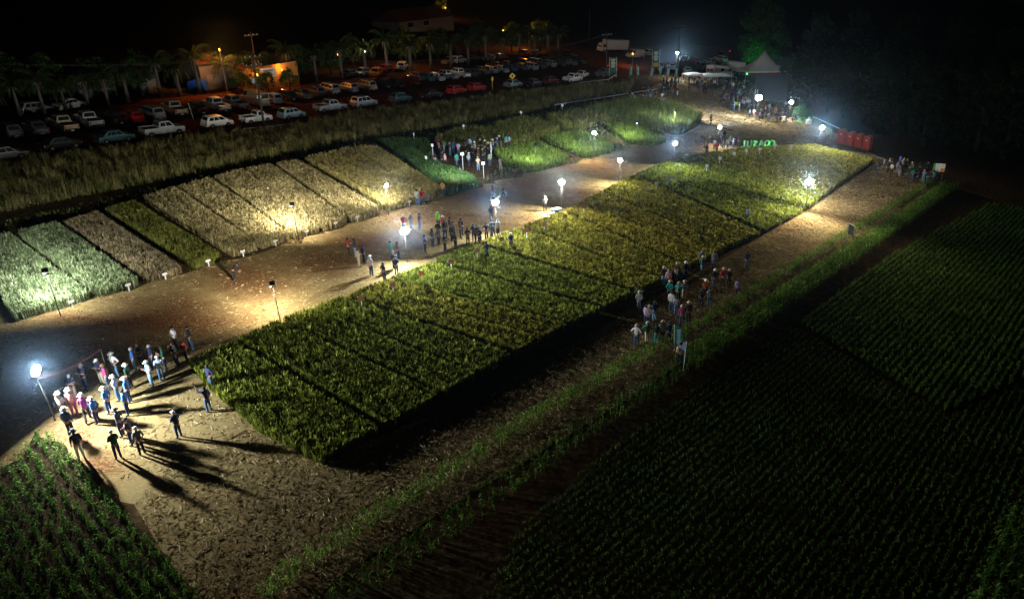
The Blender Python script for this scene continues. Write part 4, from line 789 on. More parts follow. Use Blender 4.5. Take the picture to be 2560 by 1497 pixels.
    cuts = dict(hatch=[(.1, .34), (.37, .62), (.65, .93)], sedan=[(.12, .3), (.33, .6), (.63, .92)], suv=[(.06, .32), (.35, .62), (.65, .93)], pickup=[(.08, .46), (.5, .9)], smallpickup=[(.1, .86)], van=[(.78, .96)])[kind]
    for s in (-1, 1):
        c = [(xb0, s*wb, cz0), (xb1, s*wb, cz0), (xt1, s*wt, cz1), (xt0, s*wt, cz1)]
        for u0, u1 in cuts: win('side_window', *c, u0, u1, .16, .84, (0, s, .15))
    win('windscreen', (xb1, -wb, cz0), (xb1, wb, cz0), (xt1, wt, cz1), (xt1, -wt, cz1), .07, .93, .1, .88, (.8, 0, .6))
    win('rear_window', (xb0, -wb, cz0), (xb0, wb, cz0), (xt0, wt, cz1), (xt0, -wt, cz1), .1, .9, .2, .85, (-.9, 0, .4))
    for s in (-1, 1):
        P.append(('headlight', MB().box(hx-.12, hx+.012, s*(w/2-.24)-.17, s*(w/2-.24)+.17, hood-.32, hood-.17, .02).mesh('headlight'), HEADL, None))
        zt = belt-.35 if not bed else belt-.4
        P.append(('taillight', MB().box(-hx-.014, -hx+.08, s*(w/2-.13)-.09, s*(w/2-.13)+.09, zt, zt+.28, .02).mesh('taillight'), TAILL, None))
        P.append(('mirror', MB().box(xb1-.22, xb1-.1, s*(wb+.02)-.02+s*.08, s*(wb+.02)+.02+s*.14, belt-.0, belt+.14, .015).mesh('mirror'), 'paint', None))
    P.append(('front_bumper', MB().box(hx-.08, hx+.05, -w/2+.05, w/2-.05, zs-.02, zs+.2, .03).mesh('bumper'), BLK if bed or kind == 'suv' else 'paint', None))
    P.append(('rear_bumper', MB().box(-hx-.06, -hx+.06, -w/2+.05, w/2-.05, zs-.02, zs+.17, .03).mesh('bumper'), BLK if bed or kind == 'suv' else 'paint', None))
    P.append(('number_plate', MB().box(-hx-.066, -hx-.061, -.2, .2, zs+.02, zs+.15).mesh('plate'), PLATEM, None))
    for x in (fx, bx):
        for s in (-1, 1):
            y = s*(w/2-.11); b = MB(); b.tube([(x, y-.1, rw), (x, y-.085, rw), (x, y+.085, rw), (x, y+.1, rw)], [rw-.03, rw, rw, rw-.03], 18); P.append(('tyre', b.mesh('tyre'), TYRE, None)); i = len(P)-1
            b = MB(); b.tube([(x, y+s*.08, rw), (x, y+s*.107, rw)], rw*.62, 12); P.append(('rim', b.mesh('rim'), RIM, i))
    return P
PROTO = {k: carproto(k) for k in ('hatch', 'sedan', 'suv', 'pickup', 'smallpickup', 'van')}
for P in PROTO.values():
    for nme, me, m, _ in P: me.materials.append(PAINT['white'] if m == 'paint' else m)
KN = dict(hatch='hatchback', sedan='saloon car', suv='estate car', pickup='pickup truck', smallpickup='small pickup truck', van='van')
CARS = []
def ground_rot(p, yaw):
    """orientation of something that rests on the slope"""
    up = Vector((-(G(p.x+1, p.y)-G(p.x, p.y)), -(G(p.x, p.y+1)-G(p.x, p.y)), 1)).normalized(); f = Vector((math.cos(yaw), math.sin(yaw), 0)); r = up.cross(f).normalized(); f = r.cross(up)
    return Matrix((f, r, up)).transposed().to_euler()
def car(kind, pos, yaw, colr, group, place, small=False, label=None):
    root = empty('parked_car' if 'pickup' not in kind and kind != 'van' else 'parked_pickup' if 'pickup' in kind else 'parked_van', pos); root.rotation_euler = ground_rot(pos, yaw)
    made = {}
    for i, (nme, me, m, par) in enumerate(PROTO[kind]):
        if small and nme in ('rim', 'number_plate', 'mirror', 'headlight'): continue
        o = obj(nme, me, parent=made[par] if par is not None else root); made[i] = o
        if m == 'paint': setmat(o, PAINT[colr])
    CARS.append([root, pos, kind, colr, group, place, label]); return root
ROWD = at(1170, 222)-at(400, 330); RY = math.atan2(ROWD.y, ROWD.x)
FR = 'cars parked along the weed strip'
for x, y, k, c, lb in [(12, 392, 'sedan', 'grey', 'grey saloon car cut off by the left edge of the photo'), (150, 366, 'sedan', 'black', 'black saloon car at the edge of the tall weeds, far left'), (282, 348, 'sedan', 'teal', 'dark teal saloon car left of the silver pickup'),
    (400, 331, 'pickup', 'silver', 'silver double cab pickup truck beside the weeds, bed towards the left'), (535, 311, 'hatch', 'white', 'white hatchback lit orange, right of the silver pickup'), (630, 300, 'smallpickup', 'white', 'white single cab pickup behind the power pole'),
    (717, 290, 'hatch', 'lightblue', 'pale blue hatchback right of the white single cab pickup'), (812, 273, 'pickup', 'silver', 'silver double cab pickup left of the silver estate car'), (895, 262, 'suv', 'silver', 'tall silver estate car at the middle of the front row'),
    (985, 250, 'hatch', 'teal', 'dark teal hatchback right of the silver estate car'), (1062, 240, 'sedan', 'black', 'black saloon car with lit windows left of two red cars'), (1122, 230, 'hatch', 'red', 'red hatchback, left one of the red pair'), (1172, 223, 'hatch', 'red', 'red hatchback, right one of the red pair'),
    (1262, 214, 'sedan', 'lightblue', 'pale blue saloon car under the yellow road sign'), (1312, 212, 'sedan', 'black', 'black saloon car right of the pale blue saloon'), (1355, 206, 'hatch', 'darkred', 'dark red hatchback left of the white double cab pickup'), (1408, 202, 'pickup', 'white', 'white double cab pickup near the rail bend')]:
    car(k, at(x, y), RY+random.gauss(0, .03), c, FR, '', label=lb)
car('sedan', at(1432, 190), RY+.2, 'white', FR, '', label='white saloon car behind the white double cab pickup')
car('pickup', at(1484, 188), RY+.1, 'grey', FR, '', label='grey pickup with pale load beside the entrance banner')
PRP = RY+math.pi/2
S2 = 'cars parked nose in along the palm row'
for x, y, k, c in [(25, 333, 'hatch', 'grey'), (88, 325, 'sedan', 'grey'), (155, 318, 'pickup', 'beige'), (218, 308, 'pickup', 'silver'), (278, 300, 'sedan', 'black'), (327, 298, 'hatch', 'red'), (372, 290, 'suv', 'silver'), (428, 279, 'pickup', 'beige'), (480, 276, 'sedan', 'black'),
    (530, 270, 'pickup', 'silver'), (575, 264, 'pickup', 'grey'), (628, 257, 'van', 'beige'), (668, 252, 'hatch', 'silver'), (704, 244, 'hatch', 'black'), (738, 240, 'sedan', 'grey'), (775, 234, 'hatch', 'grey'), (806, 228, 'suv', 'silver'), (856, 224, 'hatch', 'silver'),
    (898, 220, 'suv', 'beige'), (938, 213, 'hatch', 'black'), (970, 212, 'hatch', 'black'), (1008, 206, 'hatch', 'darkred')]:
    car(k, at(x, y), PRP+random.gauss(0, .05), c, S2, 'nose in along the palm row')
S3 = 'cars in the far rows of the car park'
for x, y, k, c in [(1022, 196, 'hatch', 'grey'), (1045, 198, 'hatch', 'teal'), (1072, 197, 'hatch', 'silver'), (1096, 195, 'pickup', 'silver'), (1128, 190, 'pickup', 'white'), (1150, 187, 'sedan', 'grey'), (1182, 182, 'suv', 'grey'), (1203, 179, 'hatch', 'silver'), (1228, 177, 'sedan', 'silver'),
    (1252, 175, 'hatch', 'blue'), (1275, 172, 'hatch', 'grey'), (1300, 172, 'suv', 'silver'), (1322, 168, 'hatch', 'grey'), (1345, 165, 'suv', 'silver'), (1372, 163, 'hatch', 'grey'), (1398, 160, 'sedan', 'silver'), (1422, 157, 'hatch', 'teal')]:
    car(k, at(x, y), PRP+random.gauss(0, .08), c, S3, 'in the far rows behind the red pair', small=True)
for x, y, k, c in [(1215, 168, 'hatch', 'grey'), (1245, 166, 'sedan', 'silver'), (1280, 162, 'suv', 'grey'), (1310, 160, 'suv', 'white'), (1340, 157, 'hatch', 'silver'), (1375, 153, 'pickup', 'grey'), (1408, 150, 'hatch', 'silver')]:
    car(k, at(x, y), PRP+random.gauss(0, .08), c, S3, 'in the last row before the entrance', small=True)
S4 = 'cars parked among the palms'
for x, y, k, c, a in [(90, 278, 'hatch', 'silver', 0), (172, 268, 'sedan', 'white', .3), (862, 190, 'sedan', 'grey', .2), (893, 186, 'sedan', 'silver', .1), (925, 187, 'hatch', 'orange', .5), (945, 178, 'hatch', 'red', .2), (990, 172, 'suv', 'white', .6), (1105, 158, 'hatch', 'silver', .1), (1128, 156, 'suv', 'white', .2),
    (1166, 152, 'sedan', 'grey', .1), (1205, 150, 'sedan', 'white', .1), (1232, 148, 'hatch', 'silver', .1), (1290, 138, 'hatch', 'orange', .3), (1318, 137, 'hatch', 'white', .4), (1390, 138, 'sedan', 'grey', 2.0)]:
    car(k, at(x, y), RY+a+math.pi*(x % 2), c, S4, 'among the palms', small=True)
S5 = 'vehicles parked by the entrance'
for x, y, k, c, a, lb in [(1562, 142, 'van', 'white', -.4+math.pi, 'white van behind the box lorry'), (1596, 138, 'pickup', 'white', -.3+math.pi, 'white pickup with a red light right of the white van'), (1622, 172, 'pickup', 'grey', .4, 'grey pickup right of the tall green banner'),
    (1650, 170, 'hatch', 'silver', .7, 'silver hatchback left of the tall mast floodlight'), (1690, 180, 'sedan', 'white', .5, 'white saloon car just right of the tall mast floodlight'), (1722, 168, 'hatch', 'grey', .8, 'grey hatchback behind the white canopies'), (1712, 156, 'sedan', 'red', .4, 'dark red saloon car in the shade behind the white saloon'),
    (1745, 158, 'hatch', 'white', 1.0, 'white hatchback behind the ambulance'), (1772, 152, 'suv', 'white', 1.1, 'white estate car behind the ambulance'), (1685, 150, 'pickup', 'darkred', .3, 'dark red pickup behind the mast floodlight'), (1838, 148, 'sedan', 'darkred', .2, 'dark red saloon car in the dark by the big tree'), (1505, 178, 'hatch', 'darkred', .2, 'car with glowing red lights by the entrance pole'),
    (1775, 140, 'hatch', 'black', .2, 'black hatchback with a red light in the dark')]:
    car(k, at(x, y), RY+a, c, S5, '', label=lb)
def label_cars():
    by = {}
    for r in CARS:
        if r[6]: tag(r[0], r[6], KN[r[2]].split()[-1] if 'pickup' not in r[2] else 'pickup', r[4]); continue
        by.setdefault((r[2], r[3], r[5]), []).append(r)
    for (k, c, pl), L in by.items():
        L.sort(key=lambda r: scrx(r[1])); n = len(L); cc = CW.get(c, {'darkred': 'dark red'}.get(c, c))
        for i, r in enumerate(L):
            o_ = '' if n == 1 else 'leftmost ' if i == 0 else 'rightmost ' if i == n-1 else ORD[i]+' from left '
            base = f"{cc} {KN[k]} parked {pl}"
            tag(r[0], (o_+base) if n > 1 else base, 'pickup' if 'pickup' in k else 'van' if k == 'van' else 'car', r[4])
label_cars()
REDL = mat('red_tail_lamp', (.5, .02, .02), emit=(1, .03, .02), es=12)
for x, y, hh in ((1497, 172, .8), (1512, 170, .8), (1605, 135, 1.2), (1795, 140, 1.5)):
    b = MB(); b.lathe([(.06, 0), (.16, .03), (.16, .09), (.06, .12)], 10); rt = b.build('tail_lamp', REDL, loc=at(x, y)+Vector((0, 0, hh)))
    MB().tube([(0, 0, 0), (0, 0, -hh)], .03, 6).build('stem', BLK, rt); tag(rt, {1497: 'left one of two red lamps glowing by the entrance pole', 1512: 'right one of two red lamps glowing by the entrance pole', 1605: 'red lamp beside the far white pickup', 1795: 'red lamp glowing in the dark left of the big tree'}[x], 'lamp')
# box lorries and ambulance
TRUCKW = mat('truck_white', (.62, .63, .64), .5, noise=.3, scale=2)
def lorry(pos, yaw, boxL, boxH, label, cab=True):
    root = empty('box_lorry', pos, 0, label, 'lorry'); root.rotation_euler = ground_rot(pos, yaw); x1 = boxL/2
    MB().box(-x1, x1, -1.22, 1.22, .95, .95+boxH, .03).build('cargo_box', TRUCKW, root)
    c = MB(); c.prism([(x1+.15, .5), (x1+.15, 2.5), (x1+1.2, 2.5), (x1+1.75, 1.5), (x1+1.8, .5)], -1.1, 1.1, bev=.07); c.build('cab', TRUCKW, root)
    m = MB(); m.raw = True; m.face([(x1+1.262, -.95, 2.35), (x1+1.262, .95, 2.35), (x1+1.735, .95, 1.55), (x1+1.735, -.95, 1.55)]); m.build('windscreen', WINM, root)
    for s in (-1, 1):
        m = MB(); m.raw = True; m.face([(x1+.4, s*1.106, 1.55), (x1+1.5, s*1.106, 1.55), (x1+1.15, s*1.106, 2.3), (x1+.4, s*1.106, 2.3)]); m.build('side_window', WINM, root)
    MB().box(-x1, x1+1.2, -.45, .45, .6, .93).build('chassis', BLK, root)
    for x in (x1+.9, -x1+1.1, -x1+2.0):
        for s in (-1, 1): w_ = MB().tube([(x, s*1.0-.13, .45), (x, s*1.0+.13, .45)], .45, 18).build('wheel', TYRE, root); MB().tube([(x, s*1.0+s*.13, .45), (x, s*1.0+s*.15, .45)], .22, 12).build('rim', RIM, w_)
    return root
lorry(at(1512, 130), RY+.05+math.pi-.45, 7.4, 2.5, 'long white box lorry standing in the dark beyond the car park')
lorry(at(1806, 184), RY+2.2, 4.2, 2.3, 'small white box lorry next to the peaked tent')
amb = empty('ambulance', at(1777, 189), 0, 'white ambulance with two red crosses behind the white canopies', 'ambulance'); amb.rotation_euler = ground_rot(at(1777, 189), math.atan2(1, .9))
amb.rotation_euler = ground_rot(at(1777, 189), R_(10))
MB().prism([(2.6, .35), (2.6, 1.0), (2.0, 1.2), (1.3, 2.3), (-2.6, 2.5), (-2.6, .35)]+arch(-1.6, .42, .35)+arch(1.7, .42, .35), -1, 1, bev=.08).build('body', PAINT['white'], amb)
MB().box(-2.2, .9, -.85, .85, 2.4, 2.62, .05).build('roof_box', TRUCKW, amb)
for x in (-1.6, 1.7):
    for s in (-1, 1): MB().tube([(x, s*.9-.11, .36), (x, s*.9+.11, .36)], .36, 16).build('wheel', TYRE, amb)
for s in (-1, 1):
    m = MB(); m.raw = True; m.face([(.9, s*1.006, 1.4), (1.75, s*1.006, 1.4), (1.3, s*1.006, 2.1), (.9, s*1.006, 2.15)]); m.build('side_window', WINM, amb)
    m = MB(); m.raw = True; m.face([(-1.2, s*1.006, 1.4), (-.3, s*1.006, 1.4), (-.3, s*1.006, 2.05), (-1.2, s*1.006, 2.05)]); m.build('side_window', WINM, amb)
REDM = mat('red_cross', (.6, .01, .01), .6)
bb = empty('red_cross_board', at(1746, 191), 0, 'white board with two red crosses in front of the ambulance', 'board'); bb.rotation_euler = (0, 0, R_(8))
MB().box(-.95, .95, -.03, .03, 1.0, 2.95, .02).build('panel', mat('banner_white', (.8, .8, .8), .8), bb)
for s in (-1, 1):
    MB().box(s*.46-.3, s*.46+.3, -.045, -.031, 1.7, 1.92).box(s*.46-.11, s*.46+.11, -.05, -.0455, 1.48, 2.14).build('red_cross', REDM, bb); MB().tube([(s*.8, .065, 0), (s*.8, .065, 1.4)], .03, 6).build('leg', POLE, bb)

# ------------------------------------------------------------------ trees
BARK = mat('bark', (.025, .022, .018), .95, noise=.5, scale=8); PBARK = mat('palm_bark', (.11, .1, .09), .95, noise=.5, scale=6)
PALML = leafmat('palm_leaf', [(.012, .022, .01), (.03, .05, .018), (.05, .08, .028), (.08, .1, .04)]); TREEL = leafmat('tree_leaf', [(.01, .03, .01), (.03, .08, .02), (.05, .12, .03), (.08, .14, .04)], patch=.3); EUCL = leafmat('eucalyptus_leaf', [(.006, .012, .006), (.015, .028, .012), (.025, .042, .018), (.04, .055, .025)], patch=.3)
def palm_mesh(seed, H):
    rg = np.random.default_rng(seed); V, F, R2 = [], [], []; o = 0
    for k in range(26):
        az = rg.uniform(0, 2*np.pi); el = rg.uniform(-.3, 1.35); L = rg.uniform(2.9, 3.9); n = 11; d = np.array([np.cos(az), np.sin(az)])
        px_, pz = 0.0, H; pts = []; ang = el
        for i in range(n): pts.append((d[0]*px_, d[1]*px_, pz)); px_ += np.cos(ang)*L/n; pz += np.sin(ang)*L/n; ang -= (.1+.022*i)
        pts = np.array(pts); sd = np.array([-d[1], d[0], 0])
        for i in range(1, n):
            for s in (-1, 1):
                for t in (0, .33, .66):
                    p = pts[i-1]+(pts[i]-pts[i-1])*t; ll = (.75-.05*abs(i-4))*rg.uniform(.8, 1.1); tip = p+sd*s*ll*.55+np.array([d[0]*.2, d[1]*.2, -ll*.8]); tg = (pts[i]-pts[i-1]); tg = tg/np.linalg.norm(tg)*.035
                    V += [p-tg, p+tg, tip]; F.append([o, o+1, o+2]); R2 += [rg.random()]*3; o += 3
        w = .03
        for i in range(n-1): a, b = pts[i], pts[i+1]; V += [a-sd*w, a+sd*w, b]; F.append([o, o+1, o+2]); R2 += [.9]*3; o += 3
    return mesh_np('crown', np.array(V), np.array(F), 3, np.array(R2))
PALMS = []
for i in range(3):
    H = 4.3+i*.4; c = palm_mesh(i, H); c.materials.append(PALML)
    b = MB(); b.tube([(0, 0, -.1), (.05, 0, .6), (.08, .03, H*.5), (.02, 0, H*.85), (0, 0, H+.1)], [.3, .24, .22, .19, .12], 10); t = b.mesh('trunk', True); t.materials.append(PBARK)
    b = MB()
    for k in range(6): a = k*1.05; b.tube([(0, 0, H-.1), (.5*math.cos(a), .5*math.sin(a), H-.5), (.6*math.cos(a), .6*math.sin(a), H-1.3)], [.05, .05, .02], 5)
    s = b.mesh('dead_fronds'); s.materials.append(CLOTH['beige']); PALMS.append((t, c, s))
PPL = [(-8, 295, 0), (50, 285, 1), (112, 281, 2), (165, 276, 0), (221, 270, 1), (268, 262, 2), (317, 253, 0), (399, 241, 1), (445, 238, 0), (492, 232, 2), (560, 226, 0), (640, 220, 1), (714, 212, 2), (780, 201, 1), (842, 195, 2), (901, 186, 1), (955, 179, 2), (1013, 178, 0), (1061, 172, 1), (1110, 166, 0), (1153, 161, 2), (1197, 155, 2), (1237, 149, 0), (1279, 135, 1), (1315, 143, 1), (1349, 140, 2), (1375, 132, 0)]
for i, (x, y, v) in enumerate(PPL):
    p = at(x, y); sc = (1.0+.12*((i*7) % 5)/4)*(.78 if x < 300 else 1.0 if x < 900 else 1.15); t, c, s = PALMS[v]; root = empty('palm_tree', p, i*1.3, None, 'palm tree', 'palms behind the car park'); root.scale = (sc, sc, sc)
    obj('trunk', t, parent=root); obj('crown', c, parent=root); obj('dead_fronds', s, parent=root)
    nn = len(PPL); near = ['far left end', 'left part', 'middle part', 'right part'][min(3, i*4//nn)]
    side = [j for j in range(nn) if min(3, j*4//nn) == min(3, i*4//nn)]; k = side.index(i)
    tag(root, f"palm tree, {'leftmost' if k == 0 else ORD[k]+' from left'} in the {near} of the palm row")
def tree_meshes(seed, H, rad, crown0, nclump=46, per=75, leaf=.28, mt=None):
    rg = np.random.default_rng(seed); b = MB(); b.tube([(0, 0, -.1), (.1, 0, H*.3), (-.1, .1, H*.6), (0, 0, H*.9)], [H*.03, H*.022, H*.014, H*.004], 9); cen = []
    for k in range(nclump):
        z = rg.uniform(crown0, 1)*H; fr = (z/H-crown0)/(1-crown0); rr = rad*math.sin(math.pi*min(.97, fr*.8+.18))**.7*math.sqrt(rg.uniform(.08, 1)); a = rg.uniform(0, 6.28); cen.append((rr*math.cos(a), rr*math.sin(a), z, rg.uniform(.5, 1.15)))
        if k % 3 == 0: b.tube([(0, 0, z*.72), (rr*.5*math.cos(a), rr*.5*math.sin(a), z*.88), (rr*math.cos(a), rr*math.sin(a), z)], [H*.008, H*.006, H*.002], 5)
    t = b.mesh('trunk', True); t.materials.append(BARK); C_ = np.array(cen); k = rg.integers(0, nclump, nclump*per); n = len(k); off = rg.normal(0, 1, (n, 3)); off /= np.linalg.norm(off, axis=1)[:, None]; off *= (rg.random(n)**.5*C_[k, 3]*rad*.3)[:, None]; P_ = C_[k, :3]+off
    a = rg.normal(0, 1, (n, 3)); a /= np.linalg.norm(a, axis=1)[:, None]; b_ = np.cross(a, rg.normal(0, 1, (n, 3))); b_ /= np.linalg.norm(b_, axis=1)[:, None]; s = leaf*rg.uniform(.5, 1.2, n)[:, None]
    V = np.stack([P_-a*s, P_+b_*s*.5, P_+a*s, P_-b_*s*.5], 1).reshape(-1, 3); c = mesh_np('crown', V, np.arange(n*4).reshape(-1, 4), 4, np.repeat(rg.random(n), 4)); c.materials.append(mt or TREEL); return t, c
ROUND = [tree_meshes(10+i, 5.2, 2.6, .3, 34, 60, .2) for i in range(3)]; EUC = [tree_meshes(20+i, 17, 4.2, .1, 90, 70, .42, EUCL) for i in range(3)]; BIGT = tree_meshes(40, 17, 6.2, .12, 110, 110, .42)
def tree(name, p, v, sc, rz, label, cat, group=None):
    root = empty(name, p, rz, label, cat, group); root.scale = (sc, sc, sc); obj('trunk', v[0], parent=root); obj('crown', v[1], parent=root); return root
tree('big_tree', at(1868, 168), BIGT, 1.0, 0, 'big broad tree lit green behind the peaked tent', 'tree')
for i, (x, y, s) in enumerate([(30, 262, 1.1), (135, 255, 1.0), (250, 245, .9), (350, 236, .95), (540, 212, .8), (608, 214, .8), (596, 230, .55), (628, 222, .6), (662, 228, .5), (716, 224, .55), (740, 196, .9), (815, 184, .9), (870, 172, 1.0), (1000, 155, 1.1), (1080, 150, 1.1), (1180, 138, 1.2), (1260, 130, 1.1), (1330, 126, 1.2)]):
    tree('garden_tree', at(x, y), ROUND[i % 3], s*1.2, i, f"dark round garden tree behind the palms, {'leftmost' if i == 0 else 'rightmost' if i == 17 else ('' if i > 12 else ORD[i]+' from the left')}".rstrip(', ') if i not in (13, 14, 15, 16) else 'dark round garden tree behind the palms, '+{13: 'fifth', 14: 'fourth', 15: 'third', 16: 'second'}[i]+' from the right', 'tree', 'garden trees behind the palms')
for i, (x, y, s) in enumerate([(1935, 262, .6), (1985, 268, .62), (2035, 278, .7), (2085, 292, .7), (2150, 318, .8), (2165, 340, .7), (2235, 345, .85), (2270, 360, .7), (2330, 358, .8), (2400, 372, .85), (2470, 392, .9), (2000, 225, 1.0), (2090, 240, 1.1), (2200, 265, 1.1), (2320, 290, 1.15), (2440, 320, 1.1), (2560, 360, 1.0)]):
    tree('eucalyptus', at(x, y), EUC[i % 3], s, i*2, f"tall dark tree of the {'front' if i < 11 else 'rear'} row at right, {(['leftmost']+[o+' from left' for o in ORD[1:]])[i if i < 11 else i-11]}", 'tree', 'tall trees along the right side')

# ------------------------------------------------------------------ buildings
WALLO = mat('ochre_wall', (.45, .24, .07), .9, noise=.3, scale=1.2); WALLG = mat('grey_wall', (.13, .13, .125), .9, noise=.4, scale=1.2); ROOFM = mat('roof_tiles', (.10, .04, .025), .9, noise=.5, scale=3); GAR = mat('garage_door', (.2, .2, .19), .6); BLUET = mat('blue_tarpaulin', (.02, .12, .6), .6)
def house(p0, p1, depth, h, wm, label, doors=(), rh=1.2):
    d = (p1-p0); L = math.hypot(d.x, d.y); yaw = math.atan2(d.y, d.x); root = empty('house', p0, yaw, label, 'building')
    MB().box(0, L, 0, depth, -1.5, h).build('wall', wm, root)
    b = MB(); r = b.bm; v = [r.verts.new(c) for c in ((-.4, -.4, h), (L+.4, -.4, h), (L+.4, depth+.4, h), (-.4, depth+.4, h), (1.2, depth/2, h+rh), (L-1.2, depth/2, h+rh))]
    for f in ((0, 1, 5, 4), (2, 3, 4, 5), (1, 2, 5), (3, 0, 4), (3, 2, 1, 0)): r.faces.new([v[k] for k in f])
    b.build('roof', ROOFM, root)
    for (x0, x1, z0, z1, nme) in doors:
        f = MB().box(x0, x1, -.06, .0-.003, z0, z1, .01).build(nme, GAR if nme != 'window' else WINM, root)
        if nme == 'window': MB().box(x0-.06, x1+.06, -.05, -.004, z0-.07, z0-.003).box(x0-.06, x1+.06, -.05, -.004, z1+.003, z1+.07).build('frame', GAR, f)
    return root
house(at(612, 224), at(738, 210), 9, 3.5, WALLO, 'ochre walled building glowing under an orange lamp behind the palms', [(2, 3.6, 0, 2.3, 'door'), (7, 8.6, 1.2, 2.2, 'window')])
house(at(500, 224), at(590, 216), 8, 4.0, WALLG, 'grey walled garage left of the ochre building', [(1, 3.4, 0, 2.3, 'garage_door'), (5, 7.2, 0, 2.3, 'garage_door'), (8, 9, 1.2, 2.2, 'window')])
house(at(350, 232), at(392, 228), 6, 3.2, WALLG, 'small grey shed behind the palms at left', [(1, 2.8, 0, 2.1, 'garage_door')])
house(at(200, 245), at(290, 236), 7, 3.3, WALLG, 'low dark house behind the left palms', [(2, 3.4, 1, 2, 'window')])
house(at(985, 80), at(1118, 76), 12, 2.6, WALLG, 'distant long roofed building with a faintly lit gable', [(3, 5, 1, 2.2, 'window'), (9, 11, 1, 2.2, 'window')], 3)
tp = MB(); tp.prism([(0, 0), (.3, 1.5), (1.4, 1.9), (2.6, 1.4), (3.0, 0)], -.9, .9, bev=.1); tag(tp.build('tarpaulin_heap', BLUET, None, at(466, 225)), 'bright blue tarpaulin covered heap between the palms', 'tarpaulin')
tp = MB(); tp.prism([(0, 0), (.2, 1.3), (1.2, 1.6), (2.0, 1.2), (2.3, 0)], -.9, .9, bev=.1); tag(tp.build('tarpaulin_heap', mat('teal_tarpaulin', (.02, .3, .35), .6), None, at(216, 222)), 'teal tarpaulin covered heap at the far left', 'tarpaulin')

# ------------------------------------------------------------------ street furniture
WPAINT = mat('white_paint', (.7, .7, .7), .6); YEL = mat('sign_yellow', (.7, .45, .02), .5); CONC = mat('concrete', (.06, .058, .052), .9, noise=.4); STEELM = mat('galvanised', (.35, .36, .37), .5, .4)
def pole(name, base, h, label, arms=(), r=.13, m=CONC, extra=None, tilt=0):
    root = empty(name, at(*base), AWAY(at(*base))+math.pi/2+.3, label, 'pole'); MB().tube([(0, 0, 0), (tilt, 0, h)], [r, r*.6], 10).build('post', m, root, smooth=True)
    for z in arms:
        a = MB().box(-1.1+tilt*z/h, 1.1+tilt*z/h, -.05, .05, z-.06, z+.06).build('crossarm', POLE, root)
        for x in (-1, -.35, .35, 1): MB().lathe([(.04, 0), (.06, .05), (.04, .16)], 8, c=(x+tilt*z/h, 0, z+.062)).build('insulator', WPAINT, a)
    return root
pp = pole('power_pole', (650, 308), 9.6, 'concrete power pole with transformer rising beside the white pickup', (9.0, 7.9), .17)
tr = MB(); tr.lathe([(.2, 0), (.28, .05), (.28, .75), (.2, .82)], 14, c=(.35, -.3, 5.6)); tr.build('transformer', STEELM, pp)
MB().box(-.3, .3, -.25, -.13, 3.6, 4.0).build('meter_box', WPAINT, pp)
p2 = pole('power_pole', (640, 218), 9.0, 'darker power pole standing behind the sign board', (8.4,), .14)
pole('power_pole', (1492, 190), 9.5, 'power pole rising in front of the box lorry', (9.0,), .15); pole('power_pole', (1450, 106), 9.5, 'thin distant pole left of the box lorry', (), .14)
p5 = pole('power_pole', (1667, 185), 11.5, 'tall power pole behind the mast floodlight', (11.0,), .17)
def wires(pa, za, pb, zb, label, n=3, sag=1.1):
    A_, B_ = Vector(pa), Vector(pb); d = (B_-A_); nrm = Vector((-d.y, d.x, 0)).normalized(); b = MB()
    for k in range(n):
        o_ = nrm*(k-(n-1)/2)*.7; pts = [A_.lerp(B_, t)+Vector((0, 0, za+(zb-za)*t-sag*4*t*(1-t)))+o_ for t in [j/14 for j in range(15)]]; b.tube(pts, .012, 4)
    tag(b.build('overhead_wires', BLK), label, 'wires')
W0 = at(-250, 345); wires(at(650, 308), 9.1, W0, 9.1, 'overhead wires running left from the transformer pole'); wires(at(650, 308), 9.1, at(1492, 190), 9.0, 'overhead wires between the transformer pole and the lorry pole', sag=2.5); wires(at(1492, 190), 9.0, at(1667, 185), 11, 'overhead wires from the lorry pole to the tall pole', 2)
def facing(p, extra=0): return AWAY(p)-math.pi/2+extra   # front (-Y) looks at the camera side
def panel_sign(name, base, w, h, z0, m, label, cat='sign', posts=(-.4, .4), pm=None, extra=0, marks=None, depth=.03):
    p = at(*base); root = empty(name, p, facing(p, extra), label, cat)
    pn = MB().box(-w/2, w/2, -depth/2, depth/2, z0, z0+h, .004).build('panel', m, root)
    for x in posts: MB().tube([(x*w, depth/2+.032, 0), (x*w, depth/2+.032, z0+h*.9)], .03, 6).build('post', pm or WPAINT, root)
    if marks: marks(root, pn)
    return root
BLUEI = mat('sign_print', (.05, .1, .2), .7)
def board_marks(root, pn):
    b = MB(); rg = random.Random(3)
    for z, hh, x0, x1 in ((3.25, .28, -.75, .75), (2.9, .12, -.9, .5), (2.62, .1, -.95, .9), (2.42, .08, -.6, .6)):
        x = x0
        while x < x1: w_ = rg.uniform(.1, .24); b.box(x, min(x1, x+w_), -.022, -.0165, z-hh/2, z+hh/2); x += w_+.05
    b.build('printed_lines', BLUEI, pn)
panel_sign('sign_board', (668, 224), 2.5, 1.5, 2.2, WPAINT, 'white sign board with blurred dark print standing before the ochre wall', extra=.1, marks=board_marks)
